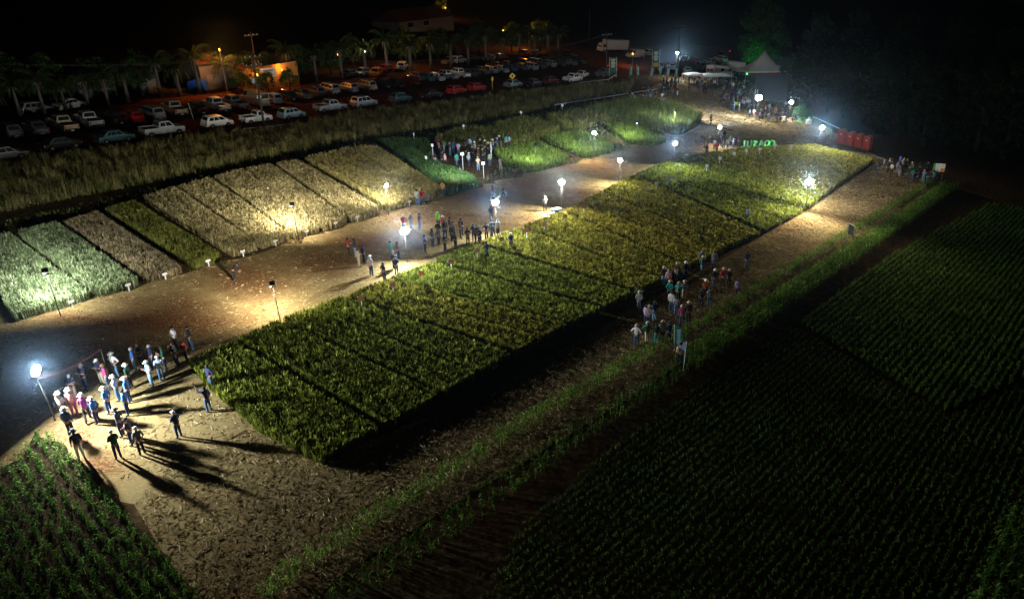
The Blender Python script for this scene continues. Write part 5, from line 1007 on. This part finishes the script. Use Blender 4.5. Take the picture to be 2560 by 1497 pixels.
# T shaped plot markers along the left plots
for i, (x, y) in enumerate([(180, 758), (319, 716), (409, 689), (515, 656), (600, 632), (680, 606), (756, 582), (827, 561), (881, 546), (1008, 508), (1054, 494), (1098, 478), (1157, 466)]):
    p = at(x, y); root = empty('plot_marker', p, facing(p, .35), f"white T shaped plot marker, {(['leftmost']+[o+' from the left' for o in ORD[1:12]]+['last on the right'])[i]} along the left plots", 'plot marker', 'T shaped plot markers along the path')
    MB().box(-.2, .2, -.012, .012, .42, .6).build('plate', WPAINT, root); MB().box(-.045, .045, .0125, .05, 0, .5).build('stake', WPAINT, root)
ORS = mat('sign_orange', (.5, .16, .06), .8, noise=.4); BRS = mat('sign_brown', (.25, .12, .06), .8, noise=.4); GRS = mat('sign_grey', (.5, .52, .45), .8)
q = [(893, 770, BRS, 'brown'), (970, 735, BRS, 'brown'), (1040, 705, ORS, 'orange'), (1112, 676, BRS, 'brown'), (1176, 648, BRS, 'brown'), (1236, 618, BRS, 'brown'), (1297, 596, ORS, 'orange'), (1340, 580, BRS, 'brown'), (1390, 560, BRS, 'brown'), (1436, 535, BRS, 'brown')]
for i, (x, y, m, cn) in enumerate(q):
    r = panel_sign('plot_sign', (x, y), .42, .42, 1.0, m, f"small {cn} plot sign in the wheat, {(['leftmost']+[o+' from left' for o in ORD[1:]])[i]} of the row", 'plot sign', posts=(0,)); r['group'] = 'brown and orange plot signs in the wheat'
for i, (x, y) in enumerate([(1590, 490), (1614, 478), (1641, 466), (1652, 462), (1671, 450), (1738, 432), (1770, 412), (1805, 400), (1835, 392), (1868, 388), (1906, 378), (1945, 380)]):
    r = panel_sign('plot_sign', (x, y), .4, .4, 1.1, GRS, f"small white plot sign in the far wheat strips, {(['leftmost']+[o+' from the left' for o in ORD[1:]])[i]} of its row", 'plot sign', posts=(0,)); r['group'] = 'white plot signs in the far wheat strips'
for x, y, h, w, lb in [(1142, 330, 1.0, .3, 'small white plot sign behind the farmers crowd'), (1283, 300, 1.3, .35, 'small white plot sign left of the olive plots'), (1384, 281, 1.3, .35, 'small white plot sign below the white rail end'), (1067, 398, 1.9, .28, 'narrow white post sign at the left of the farmers crowd'), (1140, 420, 1.9, .42, 'square white sign on a white post in front of the farmers crowd'),
                    (1191, 440, 1.7, .42, 'white sign on a post, nearest the path by the farmers crowd'), (1050, 405, .7, .26, 'small T marker in the dark green patch'), (1020, 352, 1.0, .2, 'thin white stake behind the dark green patch'), (1700, 290, 1.0, .35, 'white plot sign left at the tip of the bush plot'), (1652, 282, .8, .6, 'wide pale plot sign in front of the spectators')]:
    panel_sign('plot_sign', (x, y), w, .36, h, WPAINT, lb, 'plot sign', posts=(0,))
for k_, (x, y) in enumerate([(1611, 272), (1622, 270)]): panel_sign('white_board', (x, y), .6, .7, .7, WPAINT, ['left', 'right'][k_]+' one of two white boards in front of the spectators', 'board')
p = at(1262, 222); root = empty('road_sign', p, facing(p, .2), 'yellow diamond road sign above the pale blue saloon', 'road sign'); b = MB(); b.box(-.45, .45, -.01, .01, -.45, .45, 0, Matrix.Translation((0, 0, 2.6))@Matrix.Rotation(R_(45), 4, 'Y')); b.build('panel', YEL, root); MB().tube([(0, .05, 0), (0, .05, 2.6)], .04, 6).build('post', STEELM, root)
m = MB().box(-.1, .1, -.02, -.0105, 2.35, 2.85).box(-.28, .28, -.016, -.0105, 2.55, 2.65); m.build('symbol', BLK, root)
p = at(1213, 226); root = empty('road_sign', p, facing(p, 1.1), 'yellow sign seen edge on near the red pair', 'road sign'); b = MB(); b.box(-.4, .4, -.01, .01, -.4, .4, 0, Matrix.Translation((0, 0, 2.3))@Matrix.Rotation(R_(45), 4, 'Y')); b.build('panel', YEL, root); MB().tube([(0, .05, 0), (0, .05, 2.3)], .04, 6).build('post', YEL, root)
# rails and kerbs
def rail(name, pts, z, th, m, label, cat, post=2.5, w=None):
    P_ = [at(*q_) for q_ in pts]; root = empty(name, P_[0], 0, label, cat); b = MB(); b.tube([p-P_[0]+Vector((0, 0, z)) for p in P_], th, 8); b.build('rail', m, root)
    if post:
        for a, c in zip(P_, P_[1:]):
            n = max(1, int((c-a).length/post))
            for j in range(n+1 if c is P_[-1] else n): q_ = a.lerp(c, j/n)-P_[0]; MB().tube([q_, q_+Vector((0, 0, z-th*.5))], .03, 5).build('post', m, root)
rail('white_rail', [(1366, 266), (1440, 254), (1510, 243), (1548, 237), (1590, 230), (1612, 228)], .55, .07, WPAINT, 'long white rail between weeds and bush plot', 'rail', 3)
rail('white_rail', [(1425, 210), (1497, 202), (1515, 190)], .5, .07, WPAINT, 'bent white rail beside the entrance banner', 'rail', 3); rail('white_rail', [(600, 322), (660, 316), (722, 309)], .25, .06, WPAINT, 'short white kerb rail at the foot of the power pole', 'rail', 3)
rail('white_rail', [(1637, 334), (1655, 338), (1680, 336), (1725, 314)], .25, .06, GRS, 'low grey pipe along the front of the bush plot', 'rail', 0); rail('white_rail', [(1718, 300), (1751, 308)], .5, .07, WPAINT, 'short white rail at the tip of the bush plot', 'rail', 2)
rail('white_rail', [(1720, 200), (1780, 200), (1812, 201)], 1.0, .05, WPAINT, 'white barrier behind the gathering people', 'rail', 2)
TAPE = mat('tape', (.75, .75, .75), .7)
p0, p1 = at(1998, 306)+Vector((0, 0, 1.4)), at(2064, 340)+Vector((0, 0, 1.6)); tag(MB().box(0, (p1-p0).length, -.004, .004, -.05, .05).build('barrier_tape', TAPE, None, p0), 'white barrier tape from the cloth table to the toilets', 'tape'); bpy.data.objects['barrier_tape'].rotation_euler = (p1-p0).to_track_quat('X', 'Z').to_euler()
l1p = at(137, 1035)+Vector((-.2, 0, 2.7)); l2p = at(0+1100/3.983/SV, (780+700/3.983)/SV)+Vector((0, 0, 2.3)); tag(MB().tube([l1p.lerp(l2p, t_/8)-Vector((0, 0, .25*4*(t_/8)*(1-t_/8))) for t_ in range(9)], .011, 6).build('cable', mat('red_cable', (.6, .12, .08), .6)), 'thin red cable strung from the near left floodlight', 'cable')
tag(MB().tube([l2p, Vector((l2p.x, l2p.y, G(l2p.x, l2p.y)))], .02, 6).build('stake', POLE), 'thin stake holding the red cable end in the crowd', 'stake')
# portable toilets
ORT = mat('toilet_orange', (.5, .06, .02), .5); ORD2 = mat('toilet_roof', (.42, .1, .05), .5); TG = mat('toilet_vent', (.06, .05, .05), .7)
for i, (x, y) in enumerate([(2070, 352), (2092, 358), (2112, 363), (2133, 368)]):
    p = at(x, y); a = at(2133, 368)-at(2070, 352); root = empty('portable_toilet', p, math.atan2(a.y, a.x), f"orange portable toilet, {['leftmost', 'second from left', 'third from left', 'rightmost'][i]} of the four", 'portable toilet', 'orange portable toilets')
    MB().box(-.55, .55, -.55, .55, 0, 2.0, .03).build('cabin', ORT, root)
    b = MB(); b.prism([(-.57, 2.0), (-.5, 2.15), (-.3, 2.27), (0, 2.32), (.3, 2.27), (.5, 2.15), (.57, 2.0)], -.57, .57); b.build('roof', ORD2, root)
    dr = MB().box(-.38, .38, -.585, -.552, .12, 1.9, .01).build('door', ORT, root); MB().box(.22, .3, -.61, -.586, .95, 1.1).build('handle', TG, dr); MB().box(-.14, .14, -.596, -.586, 1.5, 1.65).build('door_sign', WPAINT, dr)
    MB().box(-.3, .3, -.58, -.552, 1.95, 2.0).build('vent', TG, root)
# tent, canopies, screen
FABG = mat('tent_fabric', (.78, .79, .8), .8, noise=.2, scale=1); FABW = mat('canopy_fabric', (.7, .71, .72), .8); REDW = mat('red_side_cloth', (.4, .03, .015), .8); DK = mat('black_cloth', (.006, .007, .009), .9)
def tent(base, w, hE, hP, yaw, m, label, name='canopy_tent', wall=None):
    p = at(*base); root = empty(name, p, yaw, label, 'tent'); bm = bmesh.new(); n = 12; Gd = [[None]*(n+1) for _ in range(n+1)]
    for i in range(n+1):
        for j in range(n+1):
            u, v = i/n*2-1, j/n*2-1; r = max(abs(u), abs(v)); rr = math.hypot(u, v)/1.2; z = hE+(hP-hE)*(1-r)**1.9*1.0 if hP-hE > 2 else hE+(hP-hE)*(1-r)
            Gd[i][j] = bm.verts.new((u*w/2, v*w/2, z))
    for i in range(n):
        for j in range(n): bm.faces.new((Gd[i][j], Gd[i+1][j], Gd[i+1][j+1], Gd[i][j+1]))
    me = bpy.data.meshes.new('roof'); bm.to_mesh(me); bm.free(); me.polygons.foreach_set('use_smooth', [True]*len(me.polygons)); rf = obj('roof', me, m, root); sm_ = rf.modifiers.new('t', 'SOLIDIFY'); sm_.thickness = .02
    v = MB()
    for s in (-1, 1): v.box(-w/2, w/2, s*w/2-.01, s*w/2+.01, hE-.25, hE-.002).box(s*w/2-.01, s*w/2+.01, -w/2+.011, w/2-.011, hE-.25, hE-.002)
    v.build('valance', m, root)
    for sx in (-1, 1):
        for sy in (-1, 1): MB().tube([(sx*(w/2-.06), sy*(w/2-.06), 0), (sx*(w/2-.06), sy*(w/2-.06), hE)], .05, 6).build('leg', WPAINT, root)
    if wall: MB().box(-w/2+.2, w/2-.2, w/2-.12, w/2-.1, .05, hE-.26).build('side_wall', wall, root)
    return root
tent((1876, 197), 10.0, 2.7, 7.2, R_(-8), FABG, 'grey peaked marquee with red side cloth in front of the big tree', 'peaked_tent', REDW)
tent((1703, 204), 3.6, 1.95, 2.35, R_(12), FABW, 'white canopy with flat roof, leftmost of three behind the people'); tent((1740, 206), 3.6, 1.95, 2.4, R_(8), FABW, 'white canopy, middle of three behind the people'); tent((1777, 205), 3.6, 1.95, 2.35, R_(-6), FABW, 'white canopy right beside the small box lorry')
p = at(1893, 262); root = empty('dark_screen', p, facing(p, -.1), 'tall black cloth screen behind the glaring lamp', 'screen'); MB().box(-3.1, 3.1, -.05, .05, 1.0, 6.2, .01).build('cloth', DK, root)
for s in (-1, 1): MB().tube([(s*3.0, .1, 0), (s*3.0, .1, 6.2)], .06, 6).build('truss_leg', STEELM, root)
for zz in (2, 4): MB().tube([(-3, .14, zz), (3, .14, zz)], .04, 6).build('crossbar', STEELM, root)
p = at(1858, 265); root = empty('white_ladder', p, facing(p), 'white ladder frame leaning at the left edge of the screen', 'ladder')
for s in (-1, 1): MB().tube([(s*.3, 0, 0), (s*.2, .8, 3.4)], .05, 6).build('side_rail', WPAINT, root)
MB().box(-.3, .3, -.02, .02, .5, .55).box(-.28, .28, .2, .24, 1.1, 1.15).box(-.26, .26, .35, .39, 1.7, 1.75).box(-.24, .24, .5, .54, 2.3, 2.35).build('rungs', WPAINT, root)
p = at(1838, 262); root = empty('equipment_table', p, facing(p), 'grey covered table left of the ladder', 'table'); MB().box(-.8, .8, -.4, .4, .72, .78, .01).build('tabletop', GRS, root); MB().box(-.78, .78, -.38, .38, .1, .715).build('cover', CLOTH['grey'], root)
p = at(1990, 305); root = empty('cloth_table', p, facing(p), 'round table under a white cloth at the edge of the trees', 'table'); MB().lathe([(.6, 0), (.55, .4), (.5, .76), (.1, .8)], 16).build('tablecloth', CLOTH['white'], root); MB().lathe([(.16, .8), (.2, .9), (.16, 1.15), (.06, 1.25)], 10).build('white_bag', CLOTH['white'], root)
for i, (x, y) in enumerate([(1900, 296), (1925, 298), (1958, 300), (1975, 300)]):
    p = at(x, y); root = empty('folding_table', p, facing(p, .2), f"small dark table among the seated people, {['leftmost', 'second', 'third', 'rightmost'][i]} of four", 'table', 'tables of the seated people'); MB().box(-.5, .5, -.35, .35, .7, .74, .01).build('tabletop', BLK, root)
    for sx in (-1, 1):
        for sy in (-1, 1): MB().tube([(sx*.42, sy*.28, 0), (sx*.42, sy*.28, .7)], .02, 6).build('leg', STEELM, root)
# chairs under the seated people
for i, r in enumerate([r for r in PEOPLE if r[5] == 'seated']):
    o = r[0]; root = empty('plastic_chair', o.location, o.rotation_euler.z, f"dark plastic chair carrying a seated person, {(['leftmost']+[o_+' from the left' for o_ in ORD[1:]])[i]}", 'chair', 'chairs of the seated people')
    MB().box(-.22, .22, -.22, .22, .36, .4, .01).build('seat', BLK, root); MB().box(-.21, .21, -.26, -.222, .4, .82, .01).build('backrest', BLK, root)
    for sx in (-1, 1):
        for sy in (-1, 1): MB().tube([(sx*.2, sy*.2, 0), (sx*.2, sy*.2, .36)], .018, 6).build('leg', BLK, root)
# bushes lit green
GRL = mat('green_projector', (.1, 1, .2), emit=(.05, 1.0, .18), es=30)
def projector(p, z, aim, watt, label):
    root = empty('green_spotlight', p+Vector((0, 0, z)), 0, label, 'spotlight'); d = Vector(aim)-root.location; qd = d.to_track_quat('X', 'Z').to_matrix().to_4x4()
    MB().tube([qd@Vector((-.15, 0, 0)), qd@Vector((.05, 0, 0)), qd@Vector((.06, 0, 0))], [.07, .1, .11], 12).build('housing', BLK, root); MB().tube([qd@Vector((.061, 0, 0)), qd@Vector((.07, 0, 0))], .09, 12).build('lens', GRL, root)
    if z > .5: MB().tube([(0, 0, -z), (0, 0, -.08)], .03, 6).build('stand', BLK, root)
    S_ = bpy.data.lights.new('green_light', 'SPOT'); S_.spot_size = R_(120); S_.spot_blend = .8; S_.energy = watt; S_.color = (.06, 1, .2); S_.shadow_soft_size = .1
    so = bpy.data.objects.new('green_light', S_); COL.objects.link(so); so.parent = root; so.matrix_local = qd@Matrix.Translation((.1, 0, 0))@Matrix.Rotation(R_(-90), 4, 'Y'); return root
for i, (x, y, s) in enumerate([(1962, 294, .45), (1976, 296, .5), (1984, 299, .42)]): tree('shrub', at(x, y), ROUND[i], s, i, f"green lit shrub at the forest edge, {['left', 'middle', 'right'][i]} one of three", 'shrub', 'green lit shrubs')
projector(at(1968, 303), .2, at(1975, 292)+Vector((0, 0, 1.5)), 700, 'green spotlight at the foot of the shrubs'); projector(at(1836, 208), 2.4, at(1836, 240), 60, 'green spotlight on a stand by the marquee leg'); projector(at(1846, 176), 1.0, at(1868, 166)+Vector((0, 0, 6)), 2000, 'green spotlight at the foot of the big tree')  # the spotlight under the tree is added to tint its crown green
# feather flags and banners
GRF = mat('flag_green', (.01, .16, .11), .7); DGF = mat('banner_green', (.02, .12, .06), .7); WHF = mat('flag_white', (.6, .65, .62), .7)
def flag(base, h, lean, m, label, k=0):
    p = at(*base); root = empty('feather_flag', p, facing(p, .15), label, 'flag', 'green feather flags by the entrance' if k else None)
    prof = [(0, .5), (.5, .62), (.62, h*.5), (.5, h*.82), (.25, h*.97), (0, h)]; b = MB(); b.prism([(x+lean*z/h, z) for x, z in prof], -.008, .008); f = b.build('cloth', m, root)
    MB().tube([(-.02, 0, 0), (lean-.02, 0, h)], .02, 6).build('pole', WPAINT, root)
    g = MB(); rg = random.Random(k)
    for j in range(7): z = h*.25+j*h*.085; x = .3+lean*z/h; w_ = rg.uniform(.09, .16); g.box(x-w_, x+w_, -.014, -.0085, z, z+h*.05)
    g.build('white_print', WHF, f)
for i, (x, y, l) in enumerate([(1549, 193, .1), (1567, 193, -.1), (1598, 196, .5), (1622, 192, .1), (1640, 196, .2), (1659, 197, .3)]): flag((x, y), 3.0, l, GRF, f"green feather flag with white print, {['leftmost', 'second from left', 'third from left, leaning', 'fourth from left', 'fifth from left', 'rightmost'][i]} by the entrance", i+1)
flag((1660, 862), 2.1, -.1, mat('flag_teal', (.02, .2, .2), .7), 'teal and white feather flag standing behind the shaded crowd')
def banner(base, w, h, m, label, extra=0, ybar=None):
    p = at(*base); root = empty('banner', p, facing(p, extra), label, 'banner'); c = MB().box(-w/2, w/2, -.01, .01, .9, h, .0).build('cloth', m, root)
    for s in (-1, 1): MB().tube([(s*(w/2+.04), 0, 0), (s*(w/2+.04), 0, h+.15)], .04, 6).build('post', WPAINT, root)
    g = MB(); rg = random.Random(len(label))
    for j in range(6): z = h*.5+j*h*.075; ww = rg.uniform(.2, .34)*w; g.box(-ww, ww, -.018, -.0105, z, z+h*.045)
    g.build('print', WHF, c)
    if ybar: MB().box(-w*.4, w*.4, -.018, -.0105, 1.1, 1.1+h*.18).build('yellow_panel', YEL, c)
banner((1508, 190), 1.5, 4.2, DGF, 'tall dark green banner between two white posts by the rail bend'); banner((1613, 176), 1.6, 5.0, DGF, 'tall green banner with yellow foot beside the entrance road', ybar=1)
p = at(1681, 912); root = empty('pole_flag', p, facing(p), 'tall white pole with a small blue and white flag at the maize edge', 'flag'); MB().tube([(0, 0, 0), (.12, 0, 2.3)], .025, 8).build('pole', WPAINT, root); MB().prism([(.1, 1.5), (.14, 2.3), (-.12, 2.2), (-.2, 1.75)], -.008, .008).build('cloth', CLOTH['lightblue'], root)
p = at(2090, 598); root = empty('frame_sign', p, math.pi/2+.12, 'dark framed board standing at the edge of the maize', 'sign'); MB().box(-.55, .55, -.02, .02, .9, 2.0).build('panel', mat('dark_board', (.03, .035, .03), .7), root); fr = MB().box(-.58, -.551, -.04, .04, 0, 2.05).box(.551, .58, -.04, .04, 0, 2.05).box(-.55, .55, -.03, .03, 2.005, 2.05); fr.build('frame', GRS, root)
p = at(2304, 448); root = empty('display_board', p, facing(p, .15), 'white board with green edge and orange corner held above the right crowd', 'board'); c = MB().box(-.75, .75, -.02, .02, 1.5, 2.7, .01).build('panel', mat('board_white', (.8, .82, .8), .6), root)
MB().box(-.75, -.5, -.03, -.0205, 1.5, 2.7).build('green_edge', mat('board_green', (.05, .45, .1), .6), c); MB().box(.2, .75, -.03, -.0205, 1.5, 2.0).build('orange_corner', mat('board_orange', (.7, .25, .08), .6), c)
for s in (-1, 1): MB().tube([(s*.6, .06, 0), (s*.6, .06, 2.6)], .03, 6).build('post', POLE, root)
# green lit block letters, seen from behind
LETM = mat('letter_green_white', (.35, .62, .4), .6); a = at(1900, 363); b_ = at(1820, 366); dl = (b_-a); yawL = math.atan2(dl.y, dl.x); stepL = math.hypot(dl.x, dl.y)/5.6
for i, ch in enumerate('COASUL'):
    cu = bpy.data.curves.new('letter', 'FONT'); cu.body = ch; cu.size = 1.5; cu.extrude = .12; cu.offset = .02; cu.align_x = 'CENTER'; to = bpy.data.objects.new('tmp', cu); COL.objects.link(to); dg = bpy.context.evaluated_depsgraph_get(); me = bpy.data.meshes.new_from_object(to.evaluated_get(dg)); bpy.data.objects.remove(to)
    me.materials.clear(); p = a+dl*(i/5.6); root = empty('block_letter', p, yawL, f"green lit block letter {ch} seen from behind, beside the field", 'letter', 'block letters beside the field'); o = obj('letter', me, LETM, root, (0, 0, .14)); o.rotation_euler = (R_(90), 0, 0); MB().box(-.45, .45, -.25, .25, 0, .13, .01).build('base', DGF, root)
mid = a+dl*.19; toc = Vector((-mid.x, -mid.y, 0)).normalized()
projector(mid+toc*.5, .35, mid-toc*2+Vector((0, 0, .6)), 60, 'green spotlight glaring in front of the letter O'); 
for t_, w_ in ((.02, 45), (.5, 45), (.9, 30)):
    pz = a+dl*t_+toc*1.2; projector(pz, .9, a+dl*t_+Vector((0, 0, .8)), w_, {.02: 'small green spotlight on a short stand by the letter C', .5: 'small green spotlight on a short stand by the letter S', .9: 'small green spotlight on a short stand by the letter L'}[t_])
# things by the bright lamps
CB = mat('cool_box_blue', (.06, .2, .45), .5); CWH = mat('cool_box_white', (.7, .72, .74), .5)
for x, y, w, h, m, lb in [(1369, 522, .95, .42, CB, 'large blue and white cool box beside the lamp pole'), (1357, 530, .6, .3, CWH, 'white foam box in front of the large cool box'), (1349, 536, .5, .16, CWH, 'flat white carton nearest the wheat edge'), (1338, 532, .5, .1, CB, 'flat blue carton left of the foam boxes')]:
    p = at(x, y); root = empty('cool_box', p, facing(p, .5), lb, 'box', 'boxes beside the lamp pole'); MB().box(-w/2, w/2, -w*.3, w*.3, 0, h*.78, .02).build('tub', m, root); MB().box(-w/2-.02, w/2+.02, -w*.3-.02, w*.3+.02, h*.785, h, .015).build('lid', CWH, root)
p = at((600+2262/3.4286)/SV, (380+402/3.4286)/SV); BAG = mat('bag_white', (.75, .75, .75), .6)
for x, lb in ((2272, 'white plastic bag carried by the person in black shirt'), (2183, 'small white bag carried by the person in plum shirt')):
    p = at((600+x/3.4286)/SV, (380+(403 if x > 2200 else 416)/3.4286)/SV); b = MB(); s = 1 if x > 2200 else .5; b.lathe([(.05*s, .38), (.2*s, .42), (.24*s, .6), (.16*s, .8), (.04*s, .92)], 10, sy=.5); tag(b.build('carrier_bag', BAG, None, p), lb, 'bag')
p = at((1500+760/4.211)/SV, (600+1240/4.211)/SV); tag(MB().lathe([(.08, 1.0), (.16, 1.05), (.14, 1.25), (.05, 1.35)], 10).build('orange_bag', mat('orange_bag', (.5, .2, .08), .7), None, at((1500+815/4.211)/SV, (600+1310/4.211)/SV)), 'orange bundle held by the person in light blue at the flag', 'bag')
for x, y, lb in ((858, 258, 'orange traffic bollard behind the silver double cab pickup'), (478, 300, 'thin leaning stake on the red soil')):
    p = at(x, y); b = MB(); b.tube([(0, 0, 0), (0, 0, .1), (0, 0, .11), (0, 0, .95)], [.2, .2, .08, .05], 10) if x == 858 else b.tube([(0, 0, 0), (-.3, 0, 2.6)], .03, 6); o = b.build('traffic_bollard' if x == 858 else 'stake', ORS if x == 858 else GRS, None, p); tag(o, lb, 'bollard' if x == 858 else 'stake')
# ------------------------------------------------------------------ sodium and street lamps
SOD = mat('sodium_lamp', (1, .5, .1), emit=(1.0, .42, .07), es=8); WHL = mat('white_lamp', (1, 1, 1), emit=(1, .8, .55), es=40)
def streetlamp(base, h, watt, colr, label, m=SOD, r=.16):
    p = at(*base); root = empty('street_lamp', p, 0, label, 'street lamp'); MB().tube([(0, 0, 0), (0, 0, h)], [.07, .045], 8).build('post', STEELM, root); MB().lathe([(.05, h-.02), (r, h+.05), (r, h+.2), (.06, h+.32)], 12).build('globe', m, root)
    L = bpy.data.lights.new('lamp_light', 'POINT'); L.energy = watt; L.color = colr; L.shadow_soft_size = .2; lo_ = bpy.data.objects.new('lamp_light', L); COL.objects.link(lo_); lo_.parent = root; lo_.location = (0, 0, h+.55); return root
SC_ = (1.0, .33, .035)
streetlamp((700, 217), 2.8, 260, SC_, 'orange lamp in front of the ochre building', r=.07); streetlamp((640, 224), 2.4, 160, SC_, 'orange lamp at the left corner of the ochre building', r=.07); streetlamp((902, 182), 4.0, 500, (1, .7, .4), 'pale yellow lamp glowing between the palms', WHL, .25); streetlamp((838, 182), 3.4, 150, (1, .2, .05), 'small reddish lamp left of the yellow lamp')
streetlamp((1010, 168), 4.0, 900, SC_, 'orange lamp beside the white estate car among the palms'); streetlamp((1302, 124), 4.2, 1800, SC_, 'orange lamp over the far yard'); streetlamp((1240, 128), 5.0, 500, SC_, 'orange lamp in the palm crowns'); streetlamp((1346, 118), 6.0, 500, SC_, 'orange lamp at the right end of the palms')
streetlamp((1076, 48), 3.5, 900, SC_, 'left one of two distant orange lamps in a garden'); streetlamp((1098, 50), 3.5, 900, SC_, 'right one of two distant orange lamps in a garden'); streetlamp((1556, 166), 3.0, 700, SC_, 'low orange lamp lighting the entrance road', SOD, .12)
tree('garden_tree', at(1087, 50), ROUND[1], 1.2, 0, 'distant tree lit orange from within', 'tree')
streetlamp((560, 230), 6.5, 2600, (1, .33, .06), 'tall dim orange lamp over the parked pickups', r=.07)  # lamp added to throw orange light on the cars; source unseen
# ------------------------------------------------------------------ night air
hz = bpy.data.materials.new('haze'); hz.use_nodes = True; t = hz.node_tree; t.nodes.remove(t.nodes['Principled BSDF'])
pv = t.nodes.new('ShaderNodeVolumePrincipled'); pv.inputs['Color'].default_value = (0.5, 0.75, 1.0, 1); pv.inputs['Density'].default_value = 0.0001
pv.inputs['Anisotropy'].default_value = 0.97
t.links.new(pv.outputs[0], t.nodes['Material Output'].inputs['Volume'])
bm = bmesh.new(); bmesh.ops.create_cube(bm, size=1); me = bpy.data.meshes.new('haze'); bm.to_mesh(me); bm.free()
ho = obj('haze', me, hz, loc=(0, 0, 0)); ho.scale = (3010, 3010, 500); ho.location = (0, 0, 0); tag(ho, kind='stuff')
for o in SC.objects:
    if o.get('label') and not 4 <= len(o['label'].split()) <= 16: print('LABEL', len(o['label'].split()), o['label'])
_seen = {}
for o in SC.objects:
    if o.get('label'): _seen.setdefault(o['label'], []).append(o.name)
for k, v in _seen.items():
    if len(v) > 1: print('DUP', k, v)
